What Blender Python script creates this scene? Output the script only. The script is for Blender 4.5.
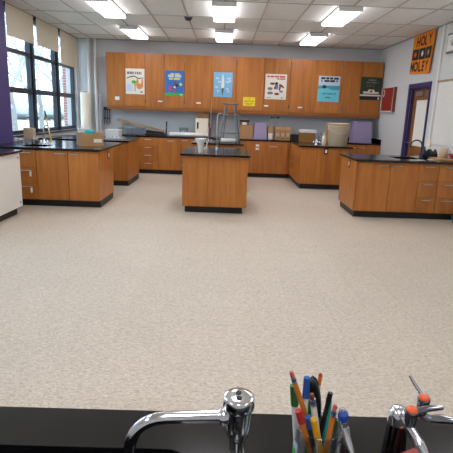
import bpy, bmesh, math, random
from mathutils import Vector, Matrix
random.seed(7)
SC = bpy.context.scene
for o in list(bpy.data.objects):
    bpy.data.objects.remove(o)
COL = SC.collection
PI = math.pi

# ------------------------------------------------------------------ camera
def make_camera():
    f, pitch, yaw, roll = 472.0, .2385, .0128, .0363
    fwd = Vector((math.sin(yaw)*math.cos(pitch), math.cos(yaw)*math.cos(pitch), -math.sin(pitch)))
    right = Vector((math.cos(yaw), -math.sin(yaw), 0)); up = right.cross(fwd)
    r2 = right*math.cos(roll)+up*math.sin(roll); u2 = up*math.cos(roll)-right*math.sin(roll)
    cd = bpy.data.cameras.new('camera'); co = bpy.data.objects.new('camera', cd); COL.objects.link(co)
    m = Matrix((r2, u2, -fwd)).transposed().to_4x4(); m.translation = (0, 0, 1.46)
    co.matrix_world = m
    cd.sensor_fit = 'HORIZONTAL'; cd.sensor_width = 36.0; cd.lens = f/453*36.0
    cd.clip_start = .02; cd.clip_end = 400
    SC.camera = co
make_camera()

# ------------------------------------------------------------------ world, daylight, exposure
LAMP = 11.2          # radiance of the fluorescent diffusers
SKY = 4.6            # radiance of the overcast sky
w = bpy.data.worlds.new('overcast_sky'); SC.world = w; w.use_nodes = True
wn = w.node_tree; bg = wn.nodes['Background']
bg.inputs['Color'].default_value = (.66, .83, 1.0, 1); bg.inputs['Strength'].default_value = SKY
SC.view_settings.view_transform = 'Standard'; SC.view_settings.look = 'None'
SC.view_settings.gamma = 1.0; SC.view_settings.exposure = 0.0
SC.view_settings.use_curve_mapping = False
pl = bpy.data.lights.new('window_portal', 'AREA'); pl.shape = 'RECTANGLE'; pl.size = 3.8; pl.size_y = 2.1
pl.cycles.is_portal = True
po = bpy.data.objects.new('window_portal', pl); COL.objects.link(po)
po.location = (-3.72, 9.6, 1.95); po.rotation_euler = (PI/2, 0, -PI/2)
p2 = bpy.data.objects.new('window_portal', pl); COL.objects.link(p2); p2.location = (-3.72, 4.72, 1.95); p2.rotation_euler = (PI/2, 0, -PI/2)

# ------------------------------------------------------------------ materials
def lin(c):
    return tuple((v/12.92 if v <= .04045 else ((v+.055)/1.055)**2.4) for v in [x/255 for x in c])
MATS = {}
def base_mat(name):
    m = bpy.data.materials.new(name); m.use_nodes = True
    MATS[name] = m
    return m, m.node_tree, m.node_tree.nodes['Principled BSDF']
def plain(name, c, rough=.5, metal=0, var=.06, scale=30, bump=0, spec=.5, stretch=(1, 1, 1), trans=0, emit=0, coat=0):
    """a colour with a little procedural noise in tone and relief"""
    m, t, p = base_mat(name); c = lin(c)
    g = t.nodes.new('ShaderNodeNewGeometry'); mp = t.nodes.new('ShaderNodeMapping')
    mp.inputs['Scale'].default_value = stretch
    n = t.nodes.new('ShaderNodeTexNoise'); n.inputs['Scale'].default_value = scale; n.inputs['Detail'].default_value = 4
    t.links.new(g.outputs['Position'], mp.inputs['Vector']); t.links.new(mp.outputs['Vector'], n.inputs['Vector'])
    r = t.nodes.new('ShaderNodeMix'); r.data_type = 'RGBA'
    r.inputs[6].default_value = (*[v*(1-var) for v in c], 1); r.inputs[7].default_value = (*[min(1, v*(1+var)) for v in c], 1)
    t.links.new(n.outputs['Fac'], r.inputs[0]); t.links.new(r.outputs[2], p.inputs['Base Color'])
    p.inputs['Roughness'].default_value = rough; p.inputs['Metallic'].default_value = metal
    p.inputs['Specular IOR Level'].default_value = spec
    p.inputs['Transmission Weight'].default_value = trans; p.inputs['Coat Weight'].default_value = coat
    if bump:
        b = t.nodes.new('ShaderNodeBump'); b.inputs['Strength'].default_value = bump; b.inputs['Distance'].default_value = .002
        t.links.new(n.outputs['Fac'], b.inputs['Height']); t.links.new(b.outputs['Normal'], p.inputs['Normal'])
    if emit:
        p.inputs['Emission Color'].default_value = (*c, 1); p.inputs['Emission Strength'].default_value = emit
    return m
def wood(name, dark, light, stretch=(5, 5, .5), rough=.38):
    m, t, p = base_mat(name)
    g = t.nodes.new('ShaderNodeNewGeometry'); mp = t.nodes.new('ShaderNodeMapping'); mp.inputs['Scale'].default_value = stretch
    oi = t.nodes.new('ShaderNodeObjectInfo')
    ad = t.nodes.new('ShaderNodeVectorMath'); ad.operation = 'ADD'
    cx = t.nodes.new('ShaderNodeCombineXYZ')
    mu = t.nodes.new('ShaderNodeMath'); mu.operation = 'MULTIPLY'; mu.inputs[1].default_value = 13.7
    t.links.new(oi.outputs['Random'], mu.inputs[0]); t.links.new(mu.outputs[0], cx.inputs[2])
    t.links.new(g.outputs['Position'], ad.inputs[0]); t.links.new(cx.outputs[0], ad.inputs[1]); t.links.new(ad.outputs[0], mp.inputs['Vector'])
    n = t.nodes.new('ShaderNodeTexNoise'); n.inputs['Scale'].default_value = 2.2; n.inputs['Detail'].default_value = 7; n.inputs['Distortion'].default_value = .6
    t.links.new(mp.outputs['Vector'], n.inputs['Vector'])
    r = t.nodes.new('ShaderNodeValToRGB'); r.color_ramp.elements[0].position = .3; r.color_ramp.elements[1].position = .72
    r.color_ramp.elements[0].color = (*lin(dark), 1); r.color_ramp.elements[1].color = (*lin(light), 1)
    t.links.new(n.outputs['Fac'], r.inputs['Fac'])
    hs = t.nodes.new('ShaderNodeHueSaturation')
    vm = t.nodes.new('ShaderNodeMapRange'); vm.inputs['To Min'].default_value = .9; vm.inputs['To Max'].default_value = 1.1
    t.links.new(oi.outputs['Random'], vm.inputs['Value']); t.links.new(vm.outputs['Result'], hs.inputs['Value'])
    t.links.new(r.outputs['Color'], hs.inputs['Color']); t.links.new(hs.outputs['Color'], p.inputs['Base Color'])
    p.inputs['Roughness'].default_value = rough
    b = t.nodes.new('ShaderNodeBump'); b.inputs['Strength'].default_value = .12; b.inputs['Distance'].default_value = .001
    t.links.new(n.outputs['Fac'], b.inputs['Height']); t.links.new(b.outputs['Normal'], p.inputs['Normal'])
    return m
def floor_tile_material():
    m, t, p = base_mat('vinyl_floor_tile')
    g = t.nodes.new('ShaderNodeNewGeometry'); oi = t.nodes.new('ShaderNodeObjectInfo')
    mp = t.nodes.new('ShaderNodeMapping'); mp.inputs['Scale'].default_value = (.7, 1.6, 1); mp.inputs['Rotation'].default_value = (0, 0, .25)
    t.links.new(g.outputs['Position'], mp.inputs['Vector'])
    n = t.nodes.new('ShaderNodeTexNoise'); n.inputs['Scale'].default_value = 62; n.inputs['Detail'].default_value = 3; n.inputs['Distortion'].default_value = 1.2
    t.links.new(mp.outputs['Vector'], n.inputs['Vector'])
    r = t.nodes.new('ShaderNodeValToRGB'); e = r.color_ramp.elements
    e[0].position = .34; e[0].color = (*lin((173, 161, 145)), 1)
    e[1].position = .66; e[1].color = (*lin((213, 204, 191)), 1)
    k = e.new(.5); k.color = (*lin((198, 187, 172)), 1)
    t.links.new(n.outputs['Fac'], r.inputs['Fac'])
    n2 = t.nodes.new('ShaderNodeTexNoise'); n2.inputs['Scale'].default_value = 1.1; n2.inputs['Detail'].default_value = 5
    t.links.new(g.outputs['Position'], n2.inputs['Vector'])
    hs = t.nodes.new('ShaderNodeHueSaturation')
    add = t.nodes.new('ShaderNodeMath'); add.operation = 'MULTIPLY_ADD'; add.inputs[1].default_value = .035; add.inputs[2].default_value = .92
    t.links.new(oi.outputs['Random'], add.inputs[0])
    a2 = t.nodes.new('ShaderNodeMath'); a2.operation = 'MULTIPLY_ADD'; a2.inputs[1].default_value = .16
    t.links.new(n2.outputs['Fac'], a2.inputs[0]); t.links.new(add.outputs[0], a2.inputs[2])
    t.links.new(a2.outputs[0], hs.inputs['Value']); t.links.new(r.outputs['Color'], hs.inputs['Color'])
    t.links.new(hs.outputs['Color'], p.inputs['Base Color'])
    mr = t.nodes.new('ShaderNodeMapRange'); mr.inputs['To Min'].default_value = .34; mr.inputs['To Max'].default_value = .56
    t.links.new(n2.outputs['Fac'], mr.inputs['Value']); t.links.new(mr.outputs['Result'], p.inputs['Roughness'])
    p.inputs['Specular IOR Level'].default_value = .45
    return m
def ceiling_tile_material():
    m, t, p = base_mat('acoustic_ceiling_tile')
    g = t.nodes.new('ShaderNodeNewGeometry'); oi = t.nodes.new('ShaderNodeObjectInfo')
    n = t.nodes.new('ShaderNodeTexNoise'); n.inputs['Scale'].default_value = 90; n.inputs['Detail'].default_value = 2
    t.links.new(g.outputs['Position'], n.inputs['Vector'])
    r = t.nodes.new('ShaderNodeValToRGB'); e = r.color_ramp.elements
    e[0].position = .3; e[0].color = (*lin((226, 225, 222)), 1); e[1].position = .5; e[1].color = (*lin((248, 248, 246)), 1)
    t.links.new(n.outputs['Fac'], r.inputs['Fac'])
    hs = t.nodes.new('ShaderNodeHueSaturation'); ma = t.nodes.new('ShaderNodeMath'); ma.operation = 'MULTIPLY_ADD'
    ma.inputs[1].default_value = .07; ma.inputs[2].default_value = .95
    t.links.new(oi.outputs['Random'], ma.inputs[0]); t.links.new(ma.outputs[0], hs.inputs['Value'])
    t.links.new(r.outputs['Color'], hs.inputs['Color']); t.links.new(hs.outputs['Color'], p.inputs['Base Color'])
    p.inputs['Roughness'].default_value = .9
    return m
def brick_material():
    m, t, p = base_mat('brick_wall')
    g = t.nodes.new('ShaderNodeNewGeometry'); mp = t.nodes.new('ShaderNodeMapping'); mp.inputs['Rotation'].default_value = (PI/2, 0, 0)
    b = t.nodes.new('ShaderNodeTexBrick'); b.inputs['Scale'].default_value = 1; b.inputs['Brick Width'].default_value = .21; b.inputs['Row Height'].default_value = .075
    b.inputs['Mortar Size'].default_value = .009
    b.inputs['Color1'].default_value = (*lin((150, 84, 70)), 1); b.inputs['Color2'].default_value = (*lin((128, 70, 60)), 1); b.inputs['Mortar'].default_value = (*lin((190, 180, 172)), 1)
    t.links.new(g.outputs['Position'], mp.inputs['Vector']); t.links.new(mp.outputs['Vector'], b.inputs['Vector']); t.links.new(b.outputs['Color'], p.inputs['Base Color'])
    p.inputs['Roughness'].default_value = .9
    return m
def thin_glass(name, tint=(1, 1, 1), refl=.03):
    m = bpy.data.materials.new(name); m.use_nodes = True; MATS[name] = m; t = m.node_tree
    t.nodes.remove(t.nodes['Principled BSDF']); out = t.nodes['Material Output']
    tr = t.nodes.new('ShaderNodeBsdfTransparent'); tr.inputs['Color'].default_value = (*tint, 1)
    gl = t.nodes.new('ShaderNodeBsdfGlossy'); gl.inputs['Roughness'].default_value = .03
    fr = t.nodes.new('ShaderNodeLayerWeight'); fr.inputs['Blend'].default_value = .5
    pw = t.nodes.new('ShaderNodeMath'); pw.operation = 'POWER'; pw.inputs[1].default_value = 5
    sc = t.nodes.new('ShaderNodeMath'); sc.operation = 'MULTIPLY_ADD'; sc.inputs[1].default_value = .6; sc.inputs[2].default_value = refl
    t.links.new(fr.outputs['Facing'], pw.inputs[0]); t.links.new(pw.outputs[0], sc.inputs[0])
    mx = t.nodes.new('ShaderNodeMixShader')
    t.links.new(sc.outputs[0], mx.inputs['Fac']); t.links.new(tr.outputs[0], mx.inputs[1]); t.links.new(gl.outputs[0], mx.inputs[2]); t.links.new(mx.outputs[0], out.inputs['Surface'])
    return m
floor_tile_material(); ceiling_tile_material(); brick_material()
thin_glass('window_glass', (.93, .95, .96)); thin_glass('clear_plastic', (.86, .88, .9)); thin_glass('cup_plastic', (.84, .87, .9), .12)
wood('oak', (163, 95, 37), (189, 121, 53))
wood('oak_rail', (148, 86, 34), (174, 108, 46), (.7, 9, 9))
wood('door_wood', (120, 76, 34), (150, 98, 48))
wood('lumber', (150, 122, 92), (190, 164, 130), (1.2, 9, 9))
wood('cutting_board', (176, 124, 72), (206, 156, 100), (1, 9, 9))
plain('epoxy', (16, 16, 18), .16, var=.3, scale=14, spec=.5)
plain('toe_black', (14, 14, 15), .45)
plain('wall_paint', (200, 203, 207), .75, var=.02, scale=6, bump=.15)
plain('wall_paint_right', (208, 209, 210), .7, var=.02, scale=6, bump=.15)
plain('purple_paint', (72, 60, 120), .5)
plain('purple_frame', (52, 40, 92), .45)
plain('window_frame', (38, 44, 56), .4)
plain('shade_fabric', (214, 204, 184), .9, var=.04, scale=200, bump=.1)
plain('slab', (150, 142, 130), .9)
plain('grid_white', (190, 186, 180), .5)
plain('grid_metal', (140, 134, 128), .5)
plain('white_enamel', (226, 225, 220), .4)
plain('housing', (226, 226, 226), .5)
plain('chrome', (232, 234, 238), .1, metal=1, var=.03)
plain('dark_chrome', (150, 154, 160), .16, metal=1, var=.05)
plain('darkened_metal', (70, 73, 78), .18, metal=1, var=.05)
plain('satin_steel', (190, 190, 188), .32, metal=1, var=.05)
plain('stool_metal', (120, 122, 126), .4, metal=.6)
plain('white_plastic', (228, 228, 226), .4)
plain('paper', (236, 232, 224), .8, var=.02)
plain('cream', (236, 226, 206), .7)
plain('cardboard', (176, 134, 92), .85, var=.08)
plain('cardboard_dark', (132, 94, 62), .85, var=.08)
plain('lavender', (158, 144, 178), .55)
plain('bucket_tan', (206, 188, 160), .5)
plain('black_plastic', (20, 20, 23), .4)
plain('navy_plastic', (34, 40, 66), .4)
plain('blue_plastic', (42, 92, 178), .35)
plain('teal_plastic', (24, 176, 178), .4)
plain('dull_teal', (60, 104, 104), .5)
plain('red_paint', (150, 34, 26), .45)
plain('red_rubber', (206, 100, 98), .5)
plain('orange_cloth', (232, 132, 18), .85, var=.06, scale=60)
plain('orange_button', (232, 92, 34), .3, coat=.5)
plain('blue_button', (34, 84, 190), .25, coat=.6)
plain('banner_black', (30, 36, 34), .8)
plain('pencil_yellow', (230, 168, 30), .4)
plain('pencil_orange', (222, 130, 40), .4)
plain('eraser_pink', (206, 104, 104), .7)
plain('green_plastic', (52, 110, 54), .4)
plain('bright_green', (30, 170, 70), .4)
plain('pen_teal', (30, 160, 160), .4)
plain('pen_red', (190, 50, 50), .4)
plain('yellow_paint', (236, 190, 50), .4)
plain('yellow_paper', (236, 214, 50), .7)
plain('amber', (150, 104, 44), .5)
plain('maroon', (60, 26, 40), .4)
plain('tan_ceramic', (196, 172, 146), .5)
plain('red_ceramic', (160, 40, 66), .35)
plain('grass', (196, 194, 176), .95, var=.2, scale=2)
plain('bark', (140, 138, 138), .95, var=.2, scale=12)
plain('hazy_twig', (176, 180, 186), .95)  # pale blue outdoor haze painted into the branch colour
plain('hazy_foliage', (178, 190, 198), .95, var=.2, scale=3)  # distance haze mixed into the tree line colour
plain('asphalt', (200, 200, 204), .9)
plain('poster_white', (226, 220, 208), .7, var=.02)
plain('poster_blue', (54, 110, 184), .7, var=.15, scale=14)
plain('poster_skyblue', (120, 178, 216), .7, var=.06, scale=14)
plain('poster_cyan', (110, 196, 214), .7, var=.05, scale=14)
plain('poster_cyan_dark', (66, 150, 172), .7)
plain('poster_green', (40, 58, 40), .7, var=.15, scale=20)
plain('ink_black', (40, 38, 42), .8)
plain('ink_grey', (120, 118, 120), .8)
plain('ink_red', (190, 50, 48), .8)
plain('ink_orange', (212, 140, 84), .8)
plain('ink_green', (70, 170, 70), .8)
plain('ink_pink', (206, 66, 120), .8)
plain('ink_yellow', (214, 206, 100), .8)
plain('ink_brown', (120, 66, 48), .8)
plain('ink_paleblue', (190, 206, 226), .8)
plain('ink_mid_blue', (80, 120, 180), .8)
plain('ink_olive', (92, 88, 40), .8)
plain('ink_mustard', (190, 168, 30), .8)
def emitter(name, c, s):
    m, t, p = base_mat(name); p.inputs['Base Color'].default_value = (*lin(c), 1)
    p.inputs['Emission Color'].default_value = (*lin(c), 1); p.inputs['Emission Strength'].default_value = s
emitter('lamp_diffuser', (252, 250, 252), LAMP)

# ------------------------------------------------------------------ mesh helpers
ORG = {}
class B:
    """collects shapes in world coordinates and links them as ONE mesh object"""
    def __init__(s): s.v = []; s.f = []; s.smooth = []
    def add(s, vs, fs, sm=False):
        k = len(s.v); s.v += [tuple(v) for v in vs]; s.f += [tuple(i+k for i in f) for f in fs]; s.smooth += [sm]*len(fs)
        return s
    def box(s, x0, x1, y0, y1, z0, z1):
        return s.add([(x0, y0, z0), (x1, y0, z0), (x1, y1, z0), (x0, y1, z0), (x0, y0, z1), (x1, y0, z1), (x1, y1, z1), (x0, y1, z1)],
                     [(3, 2, 1, 0), (4, 5, 6, 7), (0, 1, 5, 4), (1, 2, 6, 5), (2, 3, 7, 6), (3, 0, 4, 7)])
    def tube(s, pts, r, n=10, caps=True):
        pts = [Vector(p) for p in pts]; rs = r if isinstance(r, (list, tuple)) else [r]*len(pts)
        rings = []; ref = None
        for i, p in enumerate(pts):
            d = (pts[min(i+1, len(pts)-1)]-pts[max(i-1, 0)]).normalized()
            if ref is None:
                ref = Vector((0, 0, 1)) if abs(d.z) < .9 else Vector((1, 0, 0))
            u = (ref-d*ref.dot(d)).normalized(); v = d.cross(u); ref = u
            rings.append([p+(u*math.cos(2*PI*k/n)+v*math.sin(2*PI*k/n))*rs[i] for k in range(n)])
        vs = [q for rg in rings for q in rg]
        fs = [(i*n+k, i*n+(k+1) % n, (i+1)*n+(k+1) % n, (i+1)*n+k) for i in range(len(pts)-1) for k in range(n)]
        s.add(vs, fs, True)
        if caps:
            s.add(rings[0], [tuple(range(n-1, -1, -1))]); s.add(rings[-1], [tuple(range(n))])
        return s
    def lathe(s, prof, o, axis=(0, 0, 1), n=20, sm=True, closed=False):
        """prof: (radius, height) pairs along axis from o"""
        a = Vector(axis).normalized(); o = Vector(o)
        ref = Vector((1, 0, 0)) if abs(a.x) < .9 else Vector((0, 1, 0))
        u = (ref-a*ref.dot(a)).normalized(); v = a.cross(u)
        vs = [o+a*h+(u*math.cos(2*PI*k/n)+v*math.sin(2*PI*k/n))*max(r, 1e-5) for r, h in prof for k in range(n)]
        m = len(prof)
        fs = [(i*n+k, i*n+(k+1) % n, (i+1)*n+(k+1) % n, (i+1)*n+k) for i in range(m-1) for k in range(n)]
        s.add(vs, fs, sm)
        if not closed:
            s.add(vs[:n], [tuple(range(n-1, -1, -1))]); s.add(vs[-n:], [tuple(range(n))])
        return s
    def prism(s, pts, d):
        """polygon (3-D points) swept by vector d"""
        n = len(pts); d = Vector(d); vs = [Vector(p) for p in pts]+[Vector(p)+d for p in pts]
        fs = [tuple(range(n-1, -1, -1)), tuple(range(n, 2*n))]+[(i, (i+1) % n, n+(i+1) % n, n+i) for i in range(n)]
        return s.add(vs, fs)
    def build(s, name, mat, parent=None, bev=0, seg=2, loc=None):
        me = bpy.data.meshes.new(name)
        o0 = ORG.get(parent.name, (0, 0, 0)) if parent else (loc or (0, 0, 0))
        me.from_pydata([(v[0]-o0[0], v[1]-o0[1], v[2]-o0[2]) for v in s.v], [], s.f)
        me.polygons.foreach_set('use_smooth', s.smooth)
        bm = bmesh.new(); bm.from_mesh(me); bmesh.ops.recalc_face_normals(bm, faces=bm.faces); bm.to_mesh(me); bm.free()
        me.materials.append(MATS[mat]); me.update()
        o = bpy.data.objects.new(name, me); COL.objects.link(o)
        if parent: o.parent = parent
        else: o.location = o0
        ORG[o.name] = o0
        if bev:
            md = o.modifiers.new('bevel', 'BEVEL'); md.width = bev; md.segments = seg; md.limit_method = 'ANGLE'
        return o
def thing(name, label, cat, loc=(0, 0, 0), group=None):
    o = bpy.data.objects.new(name, None); COL.objects.link(o); o.location = loc; o.empty_display_size = .1
    ORG[o.name] = tuple(loc)
    return tag(o, label, cat, group)
def tag(o, label, cat, group=None, kind=None):
    o['label'] = label; o['category'] = cat
    if group: o['group'] = group
    if kind: o['kind'] = kind
    return o
def struct(o, label, cat):
    return tag(o, label, cat, None, 'structure')
def arc(c, r, a0, a1, n, plane='xz'):
    out = []
    for i in range(n+1):
        a = a0+(a1-a0)*i/n; p = [c[0], c[1], c[2]]
        ax = {'x': 0, 'y': 1, 'z': 2}
        p[ax[plane[0]]] += r*math.cos(a); p[ax[plane[1]]] += r*math.sin(a); out.append(tuple(p))
    return out

# ------------------------------------------------------------------ the room shell
XL, XR, YB, YF, ZC = -3.45, 3.60, 11.57, -1.8, 2.98
fl = struct(B().box(XL-.25, XR+.25, YF-.2, YB+.2, -.12, -.003).build('floor', 'slab'), 'beige speckled vinyl tile floor of the classroom', 'floor')
T = .305; GAP = .0003
tm = None
tiles = []
for i in range(-12, 13):
    for j in range(-7, 39):
        x0 = -.057+i*T; y0 = .02+j*T
        if x0+T < XL or x0 > XR or y0+T < YF or y0 > YB: continue
        if x0 < XL or x0+T > XR or y0 < YF or y0+T > YB: tiles.append((99, x0, y0)); continue
        cx, cy = x0+T/2, y0+T/2
        inview = cy > 1.95 and abs(cx-.013*cy) < .49*cy+.12
        if abs(cx+.1) < .55 and 6.8 < cy < 8.2: inview = False
        if (cx < -1.8 or cx > 1.95) and cy > 6.9: inview = False
        tiles.append((cy if inview else 50+cy, x0, y0))
tiles.sort()
one = B().box(GAP, T-GAP, GAP, T-GAP, -.004, 0)
first = one.build('floor_tile', 'vinyl_floor_tile', fl, bev=.0005, seg=1)
first.location = (tiles[0][1], tiles[0][2], 0)
for k, x0, y0 in tiles[1:300]:
    c = first.copy(); COL.objects.link(c); c.parent = fl; c.location = (x0, y0, 0)
rest = B()
for k, x0, y0 in tiles[300:]:
    rest.box(max(x0+GAP, XL), min(x0+T-GAP, XR), max(y0+GAP, YF), min(y0+T-GAP, YB), -.004, 0)
ro = rest.build('floor_tiles', 'vinyl_floor_tile', fl); ro['kind'] = 'stuff'

struct(B().box(XL-.25, XR+.25, YB, YB+.2, -.1, 3.2).build('wall_back', 'wall_paint'), 'pale blue grey painted back wall behind the cabinets', 'wall')
struct(B().box(XL-.25, XR+.25, YF-.2, YF, -.1, 3.2).build('wall_front', 'wall_paint'), 'plain painted wall behind the teacher counter', 'wall')
# left wall with the window opening
WY0, WY1, WZ0, WZ1 = 7.72, 11.47, .95, 2.95
NY0, NY1 = 2.85, 6.6  # opening for the added near window bays, out of view
lw = B().box(XL-.25, XL, YF, NY0, -.1, 3.2).box(XL-.25, XL, NY1, WY0, -.1, 3.2).box(XL-.25, XL, NY0, NY1, -.1, WZ0).box(XL-.25, XL, NY0, NY1, WZ1, 3.2).box(XL-.25, XL, WY1, YB, -.1, 3.2).box(XL-.25, XL, WY0, WY1, -.1, WZ0).box(XL-.25, XL, WY0, WY1, WZ1, 3.2)
struct(lw.build('wall_left', 'wall_paint'), 'pale painted window wall on the left side', 'wall')
struct(B().box(XL, -3.38, 6.7, 7.725, 0, 2.97).build('trim_1', 'purple_paint', bev=.004), 'purple painted wall pier beside the windows', 'pier')
struct(B().box(XL-.02, XL+.03, WY0, WY1, .92, .95).build('trim_2', 'window_frame', bev=.004), 'dark window sill along the left wall', 'sill')
# right wall with the door opening
DY0, DY1, DZ = 8.60, 9.47, 2.01
rw = B().box(XR, XR+.2, YF, DY0, -.1, 3.2).box(XR, XR+.2, DY1, YB, -.1, 3.2).box(XR, XR+.2, DY0, DY1, DZ, 3.2)
struct(rw.build('wall_right', 'wall_paint_right'), 'off white painted wall with the door on the right', 'wall')

# ceiling: deck, panels, suspension bars
ce = struct(B().box(XL-.25, XR+.25, YF-.2, YB+.2, 3.0, 3.1).build('ceiling', 'slab'), 'suspended ceiling of white acoustic panels in a metal grid', 'ceiling')
GX = [-.05+.61*k for k in range(-6, 7)]; GY = [7.245+1.22*j for j in range(-8, 4)]
xs = [XL]+[x for x in GX if XL+.03 < x < XR-.03]+[XR]; ys = [YF]+[y for y in GY if YF+.03 < y < YB-.03]+[YB]
cache = {}
for i in range(len(xs)-1):
    for j in range(len(ys)-1):
        wd, dp = xs[i+1]-xs[i]-.016, ys[j+1]-ys[j]-.016; key = (round(wd, 3), round(dp, 3))
        if key not in cache:
            cache[key] = B().box(0, wd, 0, dp, 2.984, 2.998).build('ceiling_panel', 'acoustic_ceiling_tile', ce, bev=.003, seg=1); c = cache[key]
        else:
            c = cache[key].copy(); COL.objects.link(c); c.parent = ce
        c.location = (xs[i]+.008, ys[j]+.008, 0)
for x in xs[1:-1]: B().box(x-.0125, x+.0125, YF, YB, 2.976, 2.984).build('grid_bar', 'grid_white', ce)
for y in ys[1:-1]:
    for i in range(len(xs)-1): B().box(xs[i]+.0125, xs[i+1]-.0125, y-.0125, y+.0125, 2.9765, 2.984).build('grid_bar', 'grid_white', ce)
B().box(XL, XR, YB-.02, YB, 2.972, 2.984).build('wall_angle', 'grid_metal', ce)
B().box(XL, XL+.02, YF, YB, 2.972, 2.984).build('wall_angle', 'grid_metal', ce)
B().box(XR-.02, XR, YF, YB, 2.972, 2.984).build('wall_angle', 'grid_metal', ce)

# windows: three bays, each with transom, middle and bottom panes
def window_bay(n, y0, y1, label):
    o = bpy.data.objects.new('window_%d' % n, None); COL.objects.link(o); o.location = (XL-.1, (y0+y1)/2, WZ0); ORG[o.name] = tuple(o.location)
    struct(o, label, 'window')
    xa, xb = XL-.14, XL-.06
    zs = [(WZ0, 1.02), (1.645, 1.735), (2.285, 2.35), (2.88, WZ1)]
    B().box(xa, xb, y0, y0+.05, WZ0, WZ1).build('window_jamb', 'window_frame', o, .003)
    B().box(xa, xb, y1-.05, y1, WZ0, WZ1).build('window_jamb', 'window_frame', o, .003)
    for z0, z1 in zs: B().box(xa, xb, y0+.05, y1-.05, z0, z1).build('window_rail', 'window_frame', o, .003)
    for k in range(3): B().box(XL-.104, XL-.098, y0+.05, y1-.05, zs[k][1], zs[k+1][0]).build('window_pane', 'window_glass', o)
window_bay(1, WY0, 9.0, 'dark framed window bay beside the purple pier')
window_bay(2, 9.04, 10.3, 'dark framed middle window bay of the left wall')
window_bay(3, 10.34, WY1, 'dark framed window bay nearest the back corner')
for n_, (a_, b_, q_) in enumerate(((NY0, 4.1, 'nearest the teacher counter'), (4.1, 5.35, 'above the white cabinet'), (5.35, NY1, 'on the near side of the purple pier'))):  # unseen bays added to bring more daylight onto the left side
    window_bay(4+n_, a_, b_, 'added unseen dark framed window bay ' + q_)
B().box(XL-.17, XL-.02, 9.0, 9.04, WZ0, WZ1).build('trim_3', 'window_frame'); struct(bpy.data.objects['trim_3'], 'dark mullion between the purple pier bay and the middle window', 'mullion')
B().box(XL-.17, XL-.02, 10.3, 10.34, WZ0, WZ1).build('trim_4', 'window_frame'); struct(bpy.data.objects['trim_4'], 'dark mullion between the middle and corner windows', 'mullion')

def roller_shade(y0, y1, zb, label):
    t = thing('roller_shade', label, 'window shade', (-3.41, (y0+y1)/2, zb), 'roller shades over the left windows')
    B().tube([(-3.41, y0, 2.935), (-3.41, y1, 2.935)], .026, 12).build('roller', 'shade_fabric', t)
    sh = B().box(-3.388, -3.386, y0+.01, y1-.01, zb+.02, 2.935).build('fabric', 'shade_fabric', t)
    B().box(-3.393, -3.381, y0+.01, y1-.01, zb, zb+.022).build('hem_bar', 'shade_fabric', t, .003)
    for y in (y0-.012, y1+.002): B().box(-3.447, -3.38, y, y+.01, 2.90, 2.97).build('bracket', 'black_plastic', t)
roller_shade(7.77, 8.86, 2.49, 'cream roller shade over the window beside the purple pier')
roller_shade(8.98, 10.13, 2.50, 'cream roller shade over the middle window')
roller_shade(10.22, 11.36, 2.30, 'cream roller shade pulled lower over the corner window')

# door in the right wall
d = bpy.data.objects.new('door_1', None); COL.objects.link(d); d.location = (3.68, 9.05, 0); ORG[d.name] = (3.68, 9.05, 0)
struct(d, 'brown wooden door with a white covered pane in a purple frame', 'door')
fr = B().box(3.57, 3.6, DY0-.035, DY0, 0, DZ).box(3.57, 3.6, DY1, DY1+.09, 0, DZ).box(3.57, 3.6, DY0-.035, DY1+.09, DZ, DZ+.09)
fr.box(3.6, 3.78, DY0, DY0+.015, 0, DZ).box(3.6, 3.78, DY1-.015, DY1, 0, DZ).box(3.6, 3.78, DY0+.015, DY1-.015, DZ-.015, DZ)
fr.build('door_frame', 'purple_frame', d, .004)
lf = B()
a0, a1 = DY0+.018, DY1-.018; py0, py1, pz0, pz1 = DY0+.1, DY1-.14, .95, 1.80
lf.box(3.66, 3.705, a0, py0, .01, DZ-.018).box(3.66, 3.705, py1, a1, .01, DZ-.018).box(3.66, 3.705, py0, py1, .01, pz0).box(3.66, 3.705, py0, py1, pz1, DZ-.018)
leaf = lf.build('door_leaf', 'door_wood', d)
B().box(3.675, 3.69, py0, py1, pz0, pz1).build('covered_pane', 'paper', leaf)
B().box(3.61, 3.66, 8.98, 9.27, 1.87, 1.95).build('door_closer', 'satin_steel', leaf, .005)
B().tube([(3.66, 9.38, 1.0), (3.60, 9.38, 1.0), (3.60, 9.28, 1.0)], .01, 8).build('door_handle', 'satin_steel', leaf)
B().tube([(3.63, 9.18, 1.95), (3.62, 9.02, 1.975), (3.63, 8.86, 1.985)], .007, 6).build('closer_arm', 'satin_steel', leaf)
# conduit and board with wooden rail on the right wall
t = thing('wall_conduit', 'white vertical conduit strip beside the door frame', 'conduit', (3.58, 8.33, 0))
B().box(3.572, 3.6, 8.29, 8.36, .9, 2.97).build('channel', 'white_enamel', t, .004)
B().box(3.568, 3.6, 8.25, 8.40, 1.0, 1.12).build('junction_box', 'cream', t, .006)
t = thing('wall_board', 'white wall board with brown wooden top rail right of the conduit', 'board', (3.59, 7, 1.05))
B().box(3.585, 3.6, 5.2, 8.26, 1.05, 2.06).build('board_panel', 'white_enamel', t, .002)
B().box(3.572, 3.6, 5.2, 8.30, 2.062, 2.095).build('top_rail', 'lumber', t, .003)
t = thing('wall_speaker', 'grey framed square wall box high at right edge', 'speaker', (3.55, 7.9, 2.5))
B().box(3.55, 3.6, 7.66, 8.08, 2.49, 2.80).build('frame', 'dark_chrome', t, .008)
B().box(3.543, 3.552, 7.69, 8.05, 2.52, 2.77).build('face_panel', 'white_plastic', t, .004)
B().lathe([(.05, 0), (.05, .006), (.02, .012)], (3.545, 7.87, 2.645), (-1, 0, 0)).build('emblem', 'satin_steel', t)

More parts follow.
